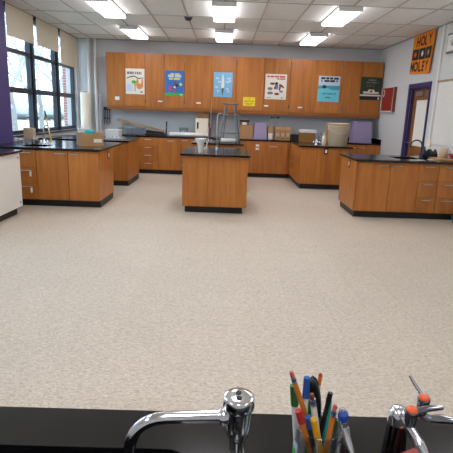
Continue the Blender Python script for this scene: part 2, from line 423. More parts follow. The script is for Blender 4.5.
# ------------------------------------------------------------------ ceiling lights
def ceiling_light(xc, y0, label):
    t = thing('ceiling_light', label, 'ceiling light', (xc, y0+.6, 2.975), 'fluorescent wraparound ceiling lights')
    w2 = .175
    B().box(xc-w2, xc+w2, y0, y0+.012, 2.905, 2.972).build('end_cap', 'housing', t, .003)
    B().box(xc-w2, xc+w2, y0+1.208, y0+1.22, 2.905, 2.972).build('end_cap', 'housing', t, .003)
    B().box(xc-w2+.004, xc+w2-.004, y0+.012, y0+1.208, 2.947, 2.974).build('housing', 'white_enamel', t)
    dz = B(); pr = [(xc-w2+.004, 2.946), (xc-w2+.004, 2.918), (xc-w2+.018, 2.908), (xc+w2-.018, 2.908), (xc+w2-.004, 2.918), (xc+w2-.004, 2.946)]
    dz.prism([(x, y0+.014, z) for x, z in pr], (0, 1.192, 0)); dz.build('diffuser', 'lamp_diffuser', t)
cols = {-1.865: 'left', -.055: 'middle', 1.75: 'right'}
for x, s in cols.items():
    ceiling_light(x, 9.57, 'lit fluorescent ceiling light nearest the back wall, %s column' % s)
    ceiling_light(x, 7.24, 'lit fluorescent ceiling light, larger nearer one of the %s column' % s)
    for y, q in ((4.8, 'over the open floor'), (1.75, 'before the teacher counter'), (-.9, 'behind the teacher counter')):  # near rows added out of view to supply lamp light
        ceiling_light(x, y, 'added unseen fluorescent ceiling light %s, %s column' % (q, s))
t = thing('smoke_detector', 'small dark round detector on the ceiling', 'smoke detector', (-.66, 8.55, 2.975))
B().lathe([(.06, 0), (.06, -.02), (.045, -.045)], (-.66, 8.55, 2.975)).build('dome', 'black_plastic', t)
B().lathe([(.075, 0), (.075, -.012)], (-.66, 8.55, 2.984)).build('base', 'black_plastic', t)

# ------------------------------------------------------------------ cabinets
def pull(parent, face, c, L=.13, mat='satin_steel', along='h', name='handle'):
    """bar pull: c is its centre on the face"""
    b = B(); x, y, z = c; e = .028
    if face == 'Y-':
        if along == 'h': p = [(x-L/2, y, z), (x-L/2, y-e, z), (x+L/2, y-e, z), (x+L/2, y, z)]
        else: p = [(x, y, z-L/2), (x, y-e, z-L/2), (x, y-e, z+L/2), (x, y, z+L/2)]
    elif face == 'X-':
        if along == 'h': p = [(x, y-L/2, z), (x-e, y-L/2, z), (x-e, y+L/2, z), (x, y+L/2, z)]
        else: p = [(x, y, z-L/2), (x-e, y, z-L/2), (x-e, y, z+L/2), (x, y, z+L/2)]
    b.tube(p[0:2], .005, 6); b.tube(p[2:4], .005, 6); b.tube([p[1], p[2]], .0075, 8)
    return b.build(name, mat, parent)
def front(parent, kind, face, a0, a1, z0, z1, f, g=.003, mat='oak'):
    """a door or drawer front on face at coordinate f"""
    b = B()
    if face == 'Y-': b.box(a0+g, a1-g, f-.02, f, z0+g, z1-g)
    else: b.box(f-.02, f, a0+g, a1-g, z0+g, z1-g)
    return b.build(kind, mat, parent, .002, 1)
def outlet(parent, face, c):
    x, y, z = c
    if face == 'Y-': p = B().box(x-.04, x+.04, y-.008, y, z-.06, z+.06); r = B().box(x-.018, x+.018, y-.012, y-.006, z-.032, z+.032)
    elif face == 'X-': p = B().box(x-.008, x, y-.04, y+.04, z-.06, z+.06); r = B().box(x-.012, x-.006, y-.018, y+.018, z-.032, z+.032)
    else: p = B().box(x, x+.008, y-.04, y+.04, z-.06, z+.06); r = B().box(x+.006, x+.012, y-.018, y+.018, z-.032, z+.032)
    o = p.build('outlet_plate', 'maroon', parent, .003); r.build('receptacle', 'white_plastic', o)
def base_cab(label, x0, x1, y0, y1, toe=(.06, 0, 0, 0), z0=.1, z1=.834, mat='oak', name='base_cabinet', group=None, hollow=False):
    if y1 == YB: y1 = YB-.006
    t = thing(name, label, 'cabinet', ((x0+x1)/2, (y0+y1)/2, 0), group)
    if hollow:      # open carcass that a sink hangs into
        w_ = .018
        B().box(x0, x1, y0, y0+w_, z0, z1).box(x0, x1, y1-w_, y1, z0, z1).box(x0, x0+w_, y0+w_, y1-w_, z0, z1).box(x1-w_, x1, y0+w_, y1-w_, z0, z1).box(x0+w_, x1-w_, y0+w_, y1-w_, z0, z0+w_).build('body', mat, t)
    else: B().box(x0, x1, y0, y1, z0, z1).build('body', mat, t, .002, 1)
    B().box(x0+toe[1], x1-toe[2], y0+toe[0], y1-toe[3], 0, z0).build('toe_kick', 'toe_black', t)
    return t
CT = .865
def worktop(label, x0, x1, y0, y1, hole=None, name='worktop', z1=CT):
    z0 = z1-.03
    if hole:
        a, b_, c, e = hole; b = B()
        vs = [(x0, y0), (x1, y0), (x1, y1), (x0, y1), (a, c), (b_, c), (b_, e), (a, e)]
        v3 = [(x, y, z1) for x, y in vs]+[(x, y, z0) for x, y in vs]
        top = [(0, 1, 5, 4), (1, 2, 6, 5), (2, 3, 7, 6), (3, 0, 4, 7)]
        fs = top+[tuple(i+8 for i in reversed(q)) for q in top]+[(0, 8, 9, 1), (1, 9, 10, 2), (2, 10, 11, 3), (3, 11, 8, 0), (4, 5, 13, 12), (5, 6, 14, 13), (6, 7, 15, 14), (7, 4, 12, 15)]
        b.add(v3, fs)
        o = b.build(name, 'epoxy', None, .004, 2, loc=((x0+x1)/2, (y0+y1)/2, z0))
        k = B().box(a-.01, b_+.01, c-.01, e+.01, z0-.20, z0-.19)
        for q in ((a-.01, a, c-.01, e+.01), (b_, b_+.01, c-.01, e+.01), (a, b_, c-.01, c), (a, b_, e, e+.01)): k.box(*q, z0-.19, z0)
        sk = k.build('sink_basin', 'epoxy', o)
        B().lathe([(.03, 0), (.03, .004), (.012, .002)], ((a+b_)/2, (c+e)/2, z0-.19)).build('drain', 'chrome', sk)
    else:
        o = B().box(x0, x1, y0, y1, z0, z1).build(name, 'epoxy', None, .004, 2, loc=((x0+x1)/2, (y0+y1)/2, z0))
    return tag(o, label, 'worktop')

# upper cabinets on the back wall
UX = [-2.705, -2.276, -1.824, -1.387, -.927, -.323, .247, .877, 1.47, 2.051, 2.666, 3.103, 3.572]
UL = ['oak wall cabinet at left end of the row, sloth poster on its right door',
      'oak wall cabinet with the blue and green poster, second from left',
      'oak wall cabinet with the pale blue poster, third from left',
      'oak wall cabinet with the yellow sign and white red-titled poster',
      'oak wall cabinet with the cyan and white poster',
      'oak wall cabinet at right end of the row with dark green poster']
UY = 11.19
pulls = {1: -1.48, 2: -.60, 3: .95, 4: 1.73}
for k in range(6):
    x0, xm, x1 = UX[2*k], UX[2*k+1], UX[2*k+2]
    t = thing('wall_cabinet', UL[k], 'cabinet', ((x0+x1)/2, UY+.2, 1.455), 'oak cabinets along the back wall')
    B().box(x0+.001, x1-.001, UY+.02, YB, 1.505, 2.665).build('body', 'oak', t)
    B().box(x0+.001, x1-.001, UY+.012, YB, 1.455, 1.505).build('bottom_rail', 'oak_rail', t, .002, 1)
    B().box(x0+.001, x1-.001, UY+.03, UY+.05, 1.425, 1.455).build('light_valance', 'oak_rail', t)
    d1 = front(t, 'door', 'Y-', x0, xm, 1.505, 2.665, UY+.02, .0055); d2 = front(t, 'door', 'Y-', xm, x1, 1.505, 2.665, UY+.02, .0055)
    if k in pulls:
        dd = d1 if pulls[k] < xm else d2; z = 1.645-.008*k
        B().box(pulls[k]-.05, pulls[k]+.05, UY-.014, UY, z-.016, z+.016).build('handle', 'white_plastic', dd, .004)
    if k == 0: B().box(-2.51, -2.41, UY-.003, UY, 1.63, 1.71).build('tag', 'paper', d1)
    if k == 0: B().box(-2.11, -1.95, UY-.01, UY, 1.548, 1.556).build('handle', 'oak_rail', d2)
    for dd, hx in ((d1, x0+.006), (d2, x1-.006)):
        for z in (1.62, 2.56): B().tube([(hx, UY-.004, z-.035), (hx, UY-.004, z+.035)], .005, 6).build('hinge', 'dark_chrome', dd)

# base cabinets along the back wall
BY = 10.93
grp = 'oak base cabinets under the back worktop'
def drawers(t, face, a0, a1, zs, f, hl=.13, hm='satin_steel', ha=None):
    for z0, z1 in zip(zs, zs[1:]):
        q = front(t, 'drawer', face, a0, a1, z0, z1, f)
        c = (ha if ha is not None else (a0+a1)/2)
        p = (c, f-.02, z1-.045) if face == 'Y-' else (f-.02, c, z1-.045)
        pull(q, face, p, hl, hm)
Z4 = [.105, .29, .47, .65, .83]
t = base_cab('oak drawer cabinet of the back run half hidden behind left far bench', -2.40, -1.945, BY, YB, group=grp); drawers(t, 'Y-', -2.40, -1.945, Z4, BY, .12, 'white_plastic', -2.02)
t = base_cab('oak four-drawer cabinet under the back worktop, left of its doors', -1.943, -1.487, BY, YB, group=grp); drawers(t, 'Y-', -1.943, -1.487, Z4, BY, .14)
t = base_cab('oak two-door cabinet under the back worktop, below the white paper roll', -1.485, -.61, BY, YB, group=grp)
q = front(t, 'door', 'Y-', -1.485, -1.045, .105, .83, BY); pull(q, 'Y-', (-1.2, BY-.02, .765), .13)
q = front(t, 'door', 'Y-', -1.045, -.61, .105, .83, BY); pull(q, 'Y-', (-.88, BY-.02, .79), .13); pull(q, 'Y-', (-.62-.06, BY-.02, .765), .1)
t = base_cab('oak two-door cabinet of the back run hidden behind the far island', -.608, .527, BY, YB, group=grp)
for a, b in ((-.608, -.04), (-.04, .527)): q = front(t, 'door', 'Y-', a, b, .105, .83, BY); pull(q, 'Y-', (-.04+(.1 if a > -.1 else -.1), BY-.02, .765), .13)
t = base_cab('oak cabinet under the back worktop with two small white tags', .529, 1.545, BY, YB, group=grp)
q = front(t, 'door', 'Y-', .529, .958, .105, .83, BY)
for z in (.735, .66): B().box(.74, .82, BY-.024, BY-.02, z-.025, z+.025).build('tag', 'paper', q)
q = front(t, 'door', 'Y-', .958, 1.545, .105, .83, BY); pull(q, 'Y-', (1.14, BY-.02, .72), .16)
t = base_cab('oak cabinet in the back right corner under the second lavender bin', 2.56, 3.595, BY, YB, group=grp)
for a, b in ((2.56, 3.07), (3.07, 3.595)): q = front(t, 'door', 'Y-', a, b, .105, .83, BY); pull(q, 'Y-', (3.07+(.1 if a > 3 else -.1), BY-.02, .765), .13)
o = worktop('long black worktop along the back wall', -2.44, 3.597, 10.90, YB-.002)
B().box(3.578, 3.597, 10.91, YB-.003, CT+.0005, CT+.1).build('side_splash', 'epoxy', o, .002)
B().box(2.75, 3.578, YB-.02, YB-.003, CT+.0005, CT+.1).build('back_splash', 'epoxy', o, .002)

# peninsula on the right, far one
t = base_cab('oak peninsula cabinet at far right with drawers on its aisle side', 1.55, 2.53, 9.46, BY-.03, (.02, .02, .02, 0))
for a, b in ((1.55, 2.04), (2.04, 2.53)): front(t, 'end_panel', 'Y-', a, b, .105, .833, 9.46, .0008)
outlet(t, 'Y-', (2.04, 9.44, .765))
drawers(t, 'X-', 10.25, 10.87, Z4, 1.55, .12)
q = front(t, 'door', 'X-', 9.47, 10.25, .105, .83, 1.55); pull(q, 'X-', (1.53, 9.58, .73), .13, along='v')
worktop('black worktop of the far right peninsula carrying the tan bucket', 1.50, 2.56, 9.40, 10.898)
# near right peninsula
t = base_cab('oak peninsula cabinet at right with two doors and drawers', 1.965, 3.595, 6.85, 7.76, (.05, .015, 0, .02), hollow=True)
front(t, 'end_panel', 'X-', 6.85, 7.76, .105, .833, 1.965, .0008)
q = front(t, 'door', 'Y-', 1.965, 2.436, .105, .83, 6.85); pull(q, 'Y-', (2.32, 6.83, .785), .13)
B().box(1.945, 1.95, 6.86, 6.90, .70, .76).build('hinge', 'satin_steel', q)
q = front(t, 'door', 'Y-', 2.436, 2.857, .105, .83, 6.85); pull(q, 'Y-', (2.53, 6.83, .785), .13)
Z3 = [.105, .34, .575, .83]
drawers(t, 'Y-', 2.857, 3.143, Z3, 6.85, .12, ha=3.0); drawers(t, 'Y-', 3.143, 3.50, Z3, 6.85, .15, ha=3.30)
outlet(t, 'X-', (1.945, 7.25, .755))
worktop('black worktop of the near right peninsula with a sink', 1.91, 3.597, 6.79, 7.82, (2.62, 3.0, 7.12, 7.5))
# near left peninsula
t = base_cab('oak peninsula cabinet at left with drawers and two doors', XL+.003, -1.815, 6.90, 7.78, (.04, 0, -.012, .02), hollow=True)
B().box(-1.815, -1.797, 6.90, 7.78, .105, .833).build('end_panel', 'oak', t, .002, 1)
for a, b, h in ((-3.33, -3.005, -3.17), (-3.0, -2.705, -2.85)): drawers(t, 'Y-', a, b, Z3, 6.90, .14, ha=h)
q = front(t, 'door', 'Y-', -2.70, -2.245, .105, .83, 6.90); pull(q, 'Y-', (-2.35, 6.88, .785), .14)
q = front(t, 'door', 'Y-', -2.243, -1.80, .105, .83, 6.90); pull(q, 'Y-', (-2.13, 6.88, .785), .14)
for z in (.49, .25):
    B().box(-2.80, -2.775, 6.853, 6.878, z-.045, z+.03).build('key_tag', 'white_plastic', t, .004)
outlet(t, 'X+', (-1.797, 7.45, .735))
B().box(-1.797, -1.79, 6.93, 6.96, .60, .70).build('hinge', 'satin_steel', t)
worktop('black worktop of the near left peninsula with a sink, shining with window light', XL+.003, -1.77, 6.85, 8.45, (-3.0, -2.62, 7.05, 7.4))
# far left peninsula
t = base_cab('oak peninsula cabinet at left, farther one, plain panelled', XL+.003, -1.815, 9.02, 10.2, (.03, 0, -.012, .02))
for a, b in ((XL+.003, -2.6), (-2.6, -1.815)): front(t, 'end_panel', 'Y-', a, b, .105, .833, 9.02, .0008)
B().box(-1.815, -1.797, 9.02, 10.2, .105, .833).build('end_panel', 'oak', t, .002, 1)
worktop('black worktop of the far left peninsula', XL+.003, -1.77, 8.94, 10.24)
# white cabinet at the left edge
t = base_cab('white cabinet under a black top at the left edge', XL+.003, -2.75, 5.0, 6.40, (.0, 0, .05, .04), .1, .835, 'white_enamel')
for a, b in ((5.0, 5.7), (5.7, 6.40)): B().box(-2.75, -2.732, a+.002, b-.002, .105, .833).build('side_panel', 'white_enamel', t, .002, 1)
for z in (.77, .17): B().lathe([(.012, 0), (.012, .012), (.006, .016)], (-2.732, 6.32, z), (1, 0, 0), 10).build('lock', 'dark_chrome', t)
worktop('black top of the white cabinet at the left edge', XL+.003, -2.70, 4.97, 6.43)

# centre islands
t = base_cab('oak island cabinet in the centre of the room', -.575, .362, 6.78, 8.08, (.065, .035, .055, .04))
for a, b in ((-.575, -.21), (-.21, .0), (.0, .362)): front(t, 'front_panel', 'Y-', a, b, .105, .833, 6.78, .0008)
for z in (.78, .45): B().box(.362, .372, 7.0, 7.25, z-.008, z+.008).build('hinge', 'satin_steel', t)
for y in (7.05, 7.35): B().tube([(.366, y-.05, .30), (.392, y-.05, .30), (.392, y+.05, .30), (.366, y+.05, .30)], .006, 6).build('handle', 'satin_steel', t)
B().tube([(-.579, 7.05, .66), (-.605, 7.05, .66), (-.605, 7.15, .66), (-.579, 7.15, .66)], .006, 6).build('handle', 'satin_steel', t)
worktop('black worktop of the centre island', -.605, .39, 6.71, 8.14)
t = base_cab('oak island cabinet behind the centre island', -.575, .362, 9.24, 10.2, (.065, .035, .055, .04))
front(t, 'front_panel', 'Y-', -.575, .362, .105, .833, 9.24, .0008)
worktop('black worktop of the farther island under the metal stool', -.605, .39, 9.17, 10.25)

# teacher counter in the foreground
t = base_cab('dark base of the teacher counter in the foreground', -1.6, 1.6, .28, .80, (.05, 0, 0, 0), name='counter_base', mat='oak', hollow=True)
for k in range(6): front(t, 'door', 'Y-', -1.6+k*3.2/6, -1.6+(k+1)*3.2/6, .105, .83, .28)
FH = (-.80, -.045, .37, .733)
def front_top():
    """worktop with a round-cornered sink opening"""
    x0, x1, y0, y1 = -1.65, 1.65, .22, .846; z1, z0 = CT, CT-.032
    a, b_, c, e = FH; r = .04; n = 6
    loop = []
    for (cx, cy, s) in ((b_-r, c+r, -PI/2), (b_-r, e-r, 0), (a+r, e-r, PI/2), (a+r, c+r, PI)):
        for k in range(n+1): loop.append((cx+r*math.cos(s+PI/2*k/n), cy+r*math.sin(s+PI/2*k/n)))
    outer = [(x1, y0), (x1, y1), (x0, y1), (x0, y0)]
    N = len(loop); b = B()
    vs = [(x, y, z1) for x, y in loop]+[(x, y, z1) for x, y in outer]+[(x, y, z0) for x, y in loop]+[(x, y, z0) for x, y in outer]
    fs = []; M_ = N+4
    for q in range(4):
        s = q*(n+1)
        for k in range(n): fs.append((s+k, s+k+1, N+q))
        fs.append((s+n, (s+n+1) % N, N+(q+1) % 4, N+q))
    fs += [tuple(i+M_ for i in reversed(f)) for f in fs]
    for k in range(N): fs.append((k, (k+1) % N, M_+(k+1) % N, M_+k))
    for k in range(4): fs.append((N+k, N+(k+1) % 4, M_+N+(k+1) % 4, M_+N+k))
    b.add(vs, fs)
    o = b.build('worktop', 'epoxy', None, .003, 2, loc=(0, .5, z0))
    tag(o, 'black teacher worktop with a sink in the foreground', 'worktop')
    ring = lambda z, s: [((a+b_)/2+(x-(a+b_)/2)*s, (c+e)/2+(y-(c+e)/2)*s, z) for x, y in loop]
    k = B(); r0, r1 = ring(z0, 1.0), ring(z0-.2, .93)
    r2, r3 = ring(z0-.206, .96), ring(z0, 1.03)
    k.add(r0+r1+r2+r3, [(m_*N+i, m_*N+(i+1) % N, ((m_+1) % 4)*N+(i+1) % N, ((m_+1) % 4)*N+i) for m_ in (0, 2, 3) for i in range(N)]+[tuple(range(N, 2*N)), tuple(range(3*N-1, 2*N-1, -1))])
    k.build('sink_basin', 'epoxy', o)
front_top()

# ------------------------------------------------------------------ foreground fittings
def gooseneck(label, x, y, ang, h=.30, reach=.13, r=.009, mat='chrome', extra=True, name='gooseneck_faucet'):
    t = thing(name, label, 'faucet', (x, y, CT))
    dx, dy = math.cos(ang), math.sin(ang); R_ = reach/2
    pts = [(x, y, CT+.03), (x, y, CT+h-R_)]
    for k in range(1, 11):
        a = PI-PI*k/10; pts.append((x+dx*(R_+R_*math.cos(a)), y+dy*(R_+R_*math.cos(a)), CT+h-R_+R_*math.sin(a)))
    pts.append((x+dx*reach, y+dy*reach, CT+h-R_-.04))
    B().tube(pts, r, 10).build('spout', mat, t)
    B().lathe([(.028, 0), (.028, .012), (.018, .02), (.016, .06), (.011, .07)], (x, y, CT), n=16).build('base', mat, t)
    if extra:
        for s in (-1, 1):
            q = B().lathe([(.012, 0), (.012, .05), (.009, .055)], (x-dy*.06*s, y+dx*.06*s, CT), n=10).build('valve', mat, t)
            B().tube([(x-dy*.06*s, y+dx*.06*s, CT+.055), (x-dy*.12*s, y+dx*.12*s, CT+.07)], .006, 6).build('lever', 'black_plastic', q)
    return t
# teacher faucet with vacuum breaker head
fx, fy = .038, .66
t = thing('sink_faucet', 'chrome sink faucet with round capped head and long bent spout', 'faucet', (fx, fy, CT))
B().lathe([(.030, 0), (.030, .006), (.020, .014), (.013, .02), (.0125, .085), (.017, .09), (.019, .105), (.0205, .125), (.0205, .145)], (fx, fy, CT), n=28).build('body', 'chrome', t)
cp = B().lathe([(.0195, .0), (.0245, .003), (.0255, .008), (.0255, .0195), (.0245, .0225), (.0225, .0240), (.012, .0252), (.0001, .0255)], (fx, fy, CT+.137), n=32).build('cap', 'chrome', t)
for dy in (.0055, -.0085): B().lathe([(.0046, 0), (.0046, .0024), (.0032, .0032), (.0014, .0012)], (fx-.0005, fy+dy, CT+.1616), n=14).build('screw', 'darkened_metal', cp)
B().lathe([(.0125, 0), (.014, .004), (.014, .013), (.0115, .016)], (fx-.016, fy-.001, .9885), (-1, -.05, 0), 18).build('collar', 'chrome', t)
sp = [(fx-.026, .659, .9885), (-.03, .656, .9885), (-.076, .652, .9885)]
cxs = (-.080, .650, .948)
for k in range(1, 9):
    a = PI/2+PI/2*k/8; sp.append((-.080+.052*math.cos(a), .651-.0009*k, .9365+.052*math.sin(a)))
sp.append((-.1325, .643, .915))
B().tube(sp, .0098, 16).build('spout', 'chrome', t)
B().lathe([(.0115, 0), (.0115, .022), (.0105, .024)], (-.1325, .643, .90), n=16).build('aerator', 'chrome', t)

# pencil cup and its contents
CX, CY = .164, .645
t = thing('pencil_cup', 'clear plastic cup holding pencils and pens on teacher worktop', 'cup', (CX, CY, CT))
B().lathe([(.0345, .001), (.0375, .122), (.0385, .124), (.0375, .126), (.036, .122), (.033, .004), (.0001, .004), (.0001, .0005), (.034, .0005)], (CX, CY, CT), n=28, closed=True).build('tumbler', 'cup_plastic', t)
lb = B(); n = 8
for k in range(n):
    a0_, a1_ = PI*.92+k*.085, PI*.92+(k+1)*.085
    q = [(CX+.0372*math.cos(a), CY+.0372*math.sin(a), z) for a, z in ((a0_, CT+.03), (a1_, CT+.03), (a1_, CT+.098), (a0_, CT+.098))]
    lb.prism(q, (.0003, 0, 0))
lb.build('paper_label', 'ink_paleblue', t)
lb = B()
for k in range(4):
    a0_, a1_ = PI*1.0+k*.09, PI*1.0+(k+1)*.09
    lb.prism([(CX+.0382*math.cos(a), CY+.0382*math.sin(a), z) for a, z in ((a0_, CT+.06), (a1_, CT+.055), (a1_, CT+.085), (a0_, CT+.088))], (.0002, 0, 0))
lb.build('label_patch', 'ink_green', t)
PLACED = []
def seg_dist(a, b, c, d, n=24):
    best = 9
    for i in range(n+1):
        p = a+(b-a)*i/n; e = d-c; k = max(0, min(1, (p-c).dot(e)/e.dot(e))); best = min(best, (p-c-e*k).length)
    return best
def stick(name, label, tip, low, parts, zb=CT+.007):
    """a pencil or pen leaning in the cup; parts = (length, radius0, radius1, material, part name) from the tip down, last part runs to the cup floor"""
    tip = Vector(tip); low = Vector(low); dvec = (low-tip).normalized(); r = max(max(p[1], p[2]) for p in parts)
    want = tip+dvec*((tip.z-zb)/-dvec.z); best = None
    for dy in (0, .008, -.008, .016, -.016, .024, -.024):
        tp = tip+Vector((0, dy, -.7*dy))
        for gx in range(-6, 7):
            for gy in range(-6, 7):
                e = Vector((CX+gx*.0045, CY+gy*.0045, zb))
                if math.hypot(e.x-CX, e.y-CY) > .0315-r: continue
                k = (CT+.124-zb)/(tp.z-zb); m = e+(tp-e)*k
                if math.hypot(m.x-CX, m.y-CY) > .0355-r: continue
                if any(seg_dist(tp, e, a, b) < r+q+.0004 for a, b, q in PLACED): continue
                cost = abs(e.x-want.x)+.3*abs(e.y-want.y)+.4*abs(dy)
                if best is None or cost < best[0]: best = (cost, tp, e)
    if best is None: best = (0, tip, want); print('no free place for', label)
    tip, end = best[1], best[2]; PLACED.append((tip, end, r))
    dvec = (end-tip).normalized(); tot = (end-tip).length
    t = thing(name, label, 'pencil' if 'pencil' in name else ('brush' if 'brush' in name else 'pen'), tuple(end), 'pens and pencils in the clear cup'); s = 0
    for k, (L, r0, r1, mat, pn) in enumerate(parts):
        e = tot if k == len(parts)-1 else s+L
        B().tube([tip+dvec*s, tip+dvec*e], [r0, r1], 8).build(pn, mat, t); s = e
    return t
PLACED.append((Vector((.1645, .6605, .997)), Vector((.168, .6605, .874)), .0065)); PLACED.append((Vector((.1515, .6615, 1.055)), Vector((.1645, .6615, 1.0)), .0095))
def pencil(label, tip, low, body='pencil_yellow', er='eraser_pink', r=.0038):
    stick('pencil', label, tip, low, [(.009, .0030, .0034, er, 'eraser'), (.004, r, r, 'satin_steel', 'ferrule'), (.003, r, r, 'blue_plastic', 'ferrule_band'), (.004, r, r, 'satin_steel', 'ferrule'), (1, r, r, body, 'shaft')])
pencil('tall yellow pencil with pink eraser leaning far left out of cup', (.112, .63, 1.088), (.139, .633, 1.028), 'pencil_orange')
stick('marker_pen', 'blue marker standing upright at back of the cup', (.140, .663, 1.058), (.1385, .66, 1.03), [(.034, .0052, .0056, 'blue_plastic', 'cap'), (1, .0048, .0048, 'white_plastic', 'barrel')])
stick('marker_pen', 'white marker with dark green cap at left of the cup', (.121, .652, 1.052), (.126, .650, 1.01), [(.034, .0058, .0062, 'green_plastic', 'cap'), (1, .0055, .0055, 'white_plastic', 'barrel')])
stick('marker_pen', 'bright green marker at the back of the cup', (.151, .67, 1.046), (.153, .668, 1.02), [(.03, .0055, .0055, 'bright_green', 'cap'), (1, .005, .005, 'bright_green', 'barrel')])
stick('paint_brush', 'thin white brush with orange tip rising above the cup', (.168, .67, 1.064), (.166, .669, 1.02), [(.004, .0022, .0036, 'pen_red', 'bristle_tip'), (.016, .0036, .0028, 'pencil_orange', 'bristles'), (1, .0026, .0026, 'white_plastic', 'shaft')])
pencil('white pencil with red brown eraser in middle of the cup', (.144, .64, 1.045), (.1495, .64, 1.02), 'white_plastic', 'ink_brown', .0045)
stick('ballpoint_pen', 'black pen leaning right out of the cup', (.179, .65, 1.042), (.167, .65, 1.004), [(.014, .0042, .0046, 'black_plastic', 'cap'), (1, .004, .004, 'black_plastic', 'barrel')])
stick('marker_pen', 'teal marker leaning right out of the cup', (.182, .64, 1.036), (.167, .64, .999), [(.03, .0048, .0052, 'pen_teal', 'cap'), (1, .0046, .0046, 'pen_teal', 'barrel')])
pencil('orange pencil with pink eraser at right side of the cup', (.178, .63, 1.034), (.175, .63, .991), 'pencil_orange', r=.0042)
stick('marker_pen', 'orange pen with red cap at left front of the cup', (.125, .62, 1.030), (.142, .622, .98), [(.022, .0053, .0055, 'pen_red', 'cap'), (1, .0045, .0045, 'pencil_orange', 'barrel')])
stick('ballpoint_pen', 'dark blue pen with light blue end at front of the cup', (.141, .62, 1.02), (.155, .622, .962), [(.02, .005, .005, 'blue_plastic', 'cap'), (1, .0045, .0045, 'navy_plastic', 'barrel')])
stick('highlighter_pen', 'thick yellow highlighter at front of the cup', (.147, .615, 1.022), (.164, .617, .958), [(.004, .0035, .0052, 'yellow_paint', 'tip'), (1, .0052, .0052, 'pencil_yellow', 'barrel')])
# scissors: black looped handle up, blades in the cup
t = thing('scissors', 'black handled scissors standing in the cup', 'scissors', (.168, .655, CT+.008), 'pens and pencils in the clear cup')
for s, dx in ((0, 0), (1, .002)):
    lp = []
    for k in range(17):
        a = 2*PI*k/16; u, v = .0042*math.cos(a)*(.9+.1*s), .031*math.sin(a)
        lp.append((.1575+dx+u+.22*-v*1.0*.9, .657+.009*s, 1.026+v))
    B().tube(lp, .0046, 8, caps=False).build('handle', 'black_plastic', t)
    B().prism([(.164+dx*.4, .655+.009*s, .997), (.171+dx*.4, .655+.009*s, .997), (.170, .655+.009*s, .878), (.167, .655+.009*s, .874)], (0, .0018, 0)).build('blade', 'satin_steel', t)

# small valve with blue button behind the cup
def valve_parts(t, o, axis, btn, r=.0085, L=.026):
    a = Vector(axis).normalized(); o = Vector(o)
    b = B().lathe([(r*.8, -.004), (r, 0), (r*1.05, L*.4), (r*1.12, L*.75), (r*1.18, L), (r*1.05, L+.002)], o, a, 20).build('valve_body', 'dark_chrome', t)
    B().lathe([(r*.98, 0), (r*.98, .0025), (r*.85, .0045), (r*.4, .0055), (.0001, .0058)], o+a*(L+.0005), a, 20).build('index_button', btn, b)
    return b
t = thing('water_valve', 'small chrome valve with blue button and tapered nozzle beside cup', 'valve', (.214, .675, CT))
B().lathe([(.02, 0), (.02, .006), (.012, .012), (.010, .06), (.009, .097)], (.214, .675, CT), n=18).build('column', 'dark_chrome', t)
b = B().lathe([(.0065, 0), (.0085, .003), (.009, .012), (.0082, .014)], (.208, .665, .972), (-.1, -.15, 1), 20).build('valve_body', 'chrome', t)
B().lathe([(.0084, 0), (.0088, .003), (.0088, .009), (.0076, .012)], (.2068, .663, .9865), (-.1, -.15, 1), 20).build('index_button', 'blue_button', b)
B().lathe([(.0086, 0), (.008, .004), (.0052, .008), (.0001, .0098)], (.2052, .6606, .9986), (-.1, -.15, 1), 20).build('clear_dome', 'clear_plastic', b)
B().tube([(.209, .664, .972), (.213, .652, .958), (.222, .635, .935)], [.0085, .008, .0035], 12).build('nozzle', 'chrome', t)
B().tube([(.205, .663, .99), (.200, .664, 1.006), (.196, .666, 1.006), (.194, .667, .998)], .0012, 6).build('wire_loop', 'chrome', t)

# gas turret with two orange buttons
t = thing('gas_turret', 'chrome gas turret with two orange button valves at right', 'gas valve', (.2975, .665, CT))
B().lathe([(.034, 0), (.034, .006), (.025, .012), (.0215, .02), (.0155, .112), (.0162, .116), (.0162, .128), (.0145, .137), (.009, .1425), (.0001, .1445)], (.2975, .668, CT), n=32).build('column', 'darkened_metal', t)  # chrome column; its dark reflections are put into a darker metal colour
B().lathe([(.0164, 0), (.0164, .013), (.0147, .022), (.0092, .0276), (.0001, .0297)], (.2975, .668, CT+.1155), n=32).build('dome_cap', 'chrome', t)
B().tube([(.300, .655, .995), (.303, .63, 1.0)], .007, 12).build('side_arm', 'dark_chrome', t)
B().tube([(.300, .665, .992), (.33, .668, .998), (.345, .662, .992)], [.008, .007, .007], 12).build('side_arm', 'dark_chrome', t)
valve_parts(t, (.2985, .628, 1.006), (-.05, -.15, 1), 'orange_button')
valve_parts(t, (.332, .664, 1.004), (-.05, -.15, 1), 'orange_button')
B().tube([(.290, .636, 1.012), (.299, .625, 1.0), (.306, .615, .99), (.309, .61, .985)], [.007, .0075, .0075, .009], 12).build('nozzle_stem', 'chrome', t)
B().tube([(.309, .61, .985), (.313, .604, .979), (.326, .588, .953)], [.0085, .0072, .0035], 12).build('nozzle', 'chrome', t)
B().tube([(.307, .627, 1.03), (.322, .628, 1.034), (.347, .632, 1.034)], [.0055, .005, .0035], 8).build('lever', 'dark_chrome', t)
B().tube([(.331, .667, 1.03), (.322, .672, 1.043), (.312, .68, 1.058)], [.004, .0032, .0022], 8).build('lever', 'chrome', t)
B().tube([(.345, .662, .992), (.362, .66, .994), (.385, .658, .992), (.42, .656, .990)], [.006, .0075, .0055, .0035], 12).build('nozzle', 'dark_chrome', t)
t = thing('rubber_tubing', 'short loop of pinkish red rubber tubing below the gas valve', 'tubing', (.31, .62, CT))
B().tube([(.285, .612, CT+.012), (.288, .622, CT+.065), (.297, .627, .945), (.309, .622, .957), (.325, .616, .952), (.340, .612, .93), (.352, .61, CT+.012)], .0095, 12).build('hose', 'red_rubber', t)
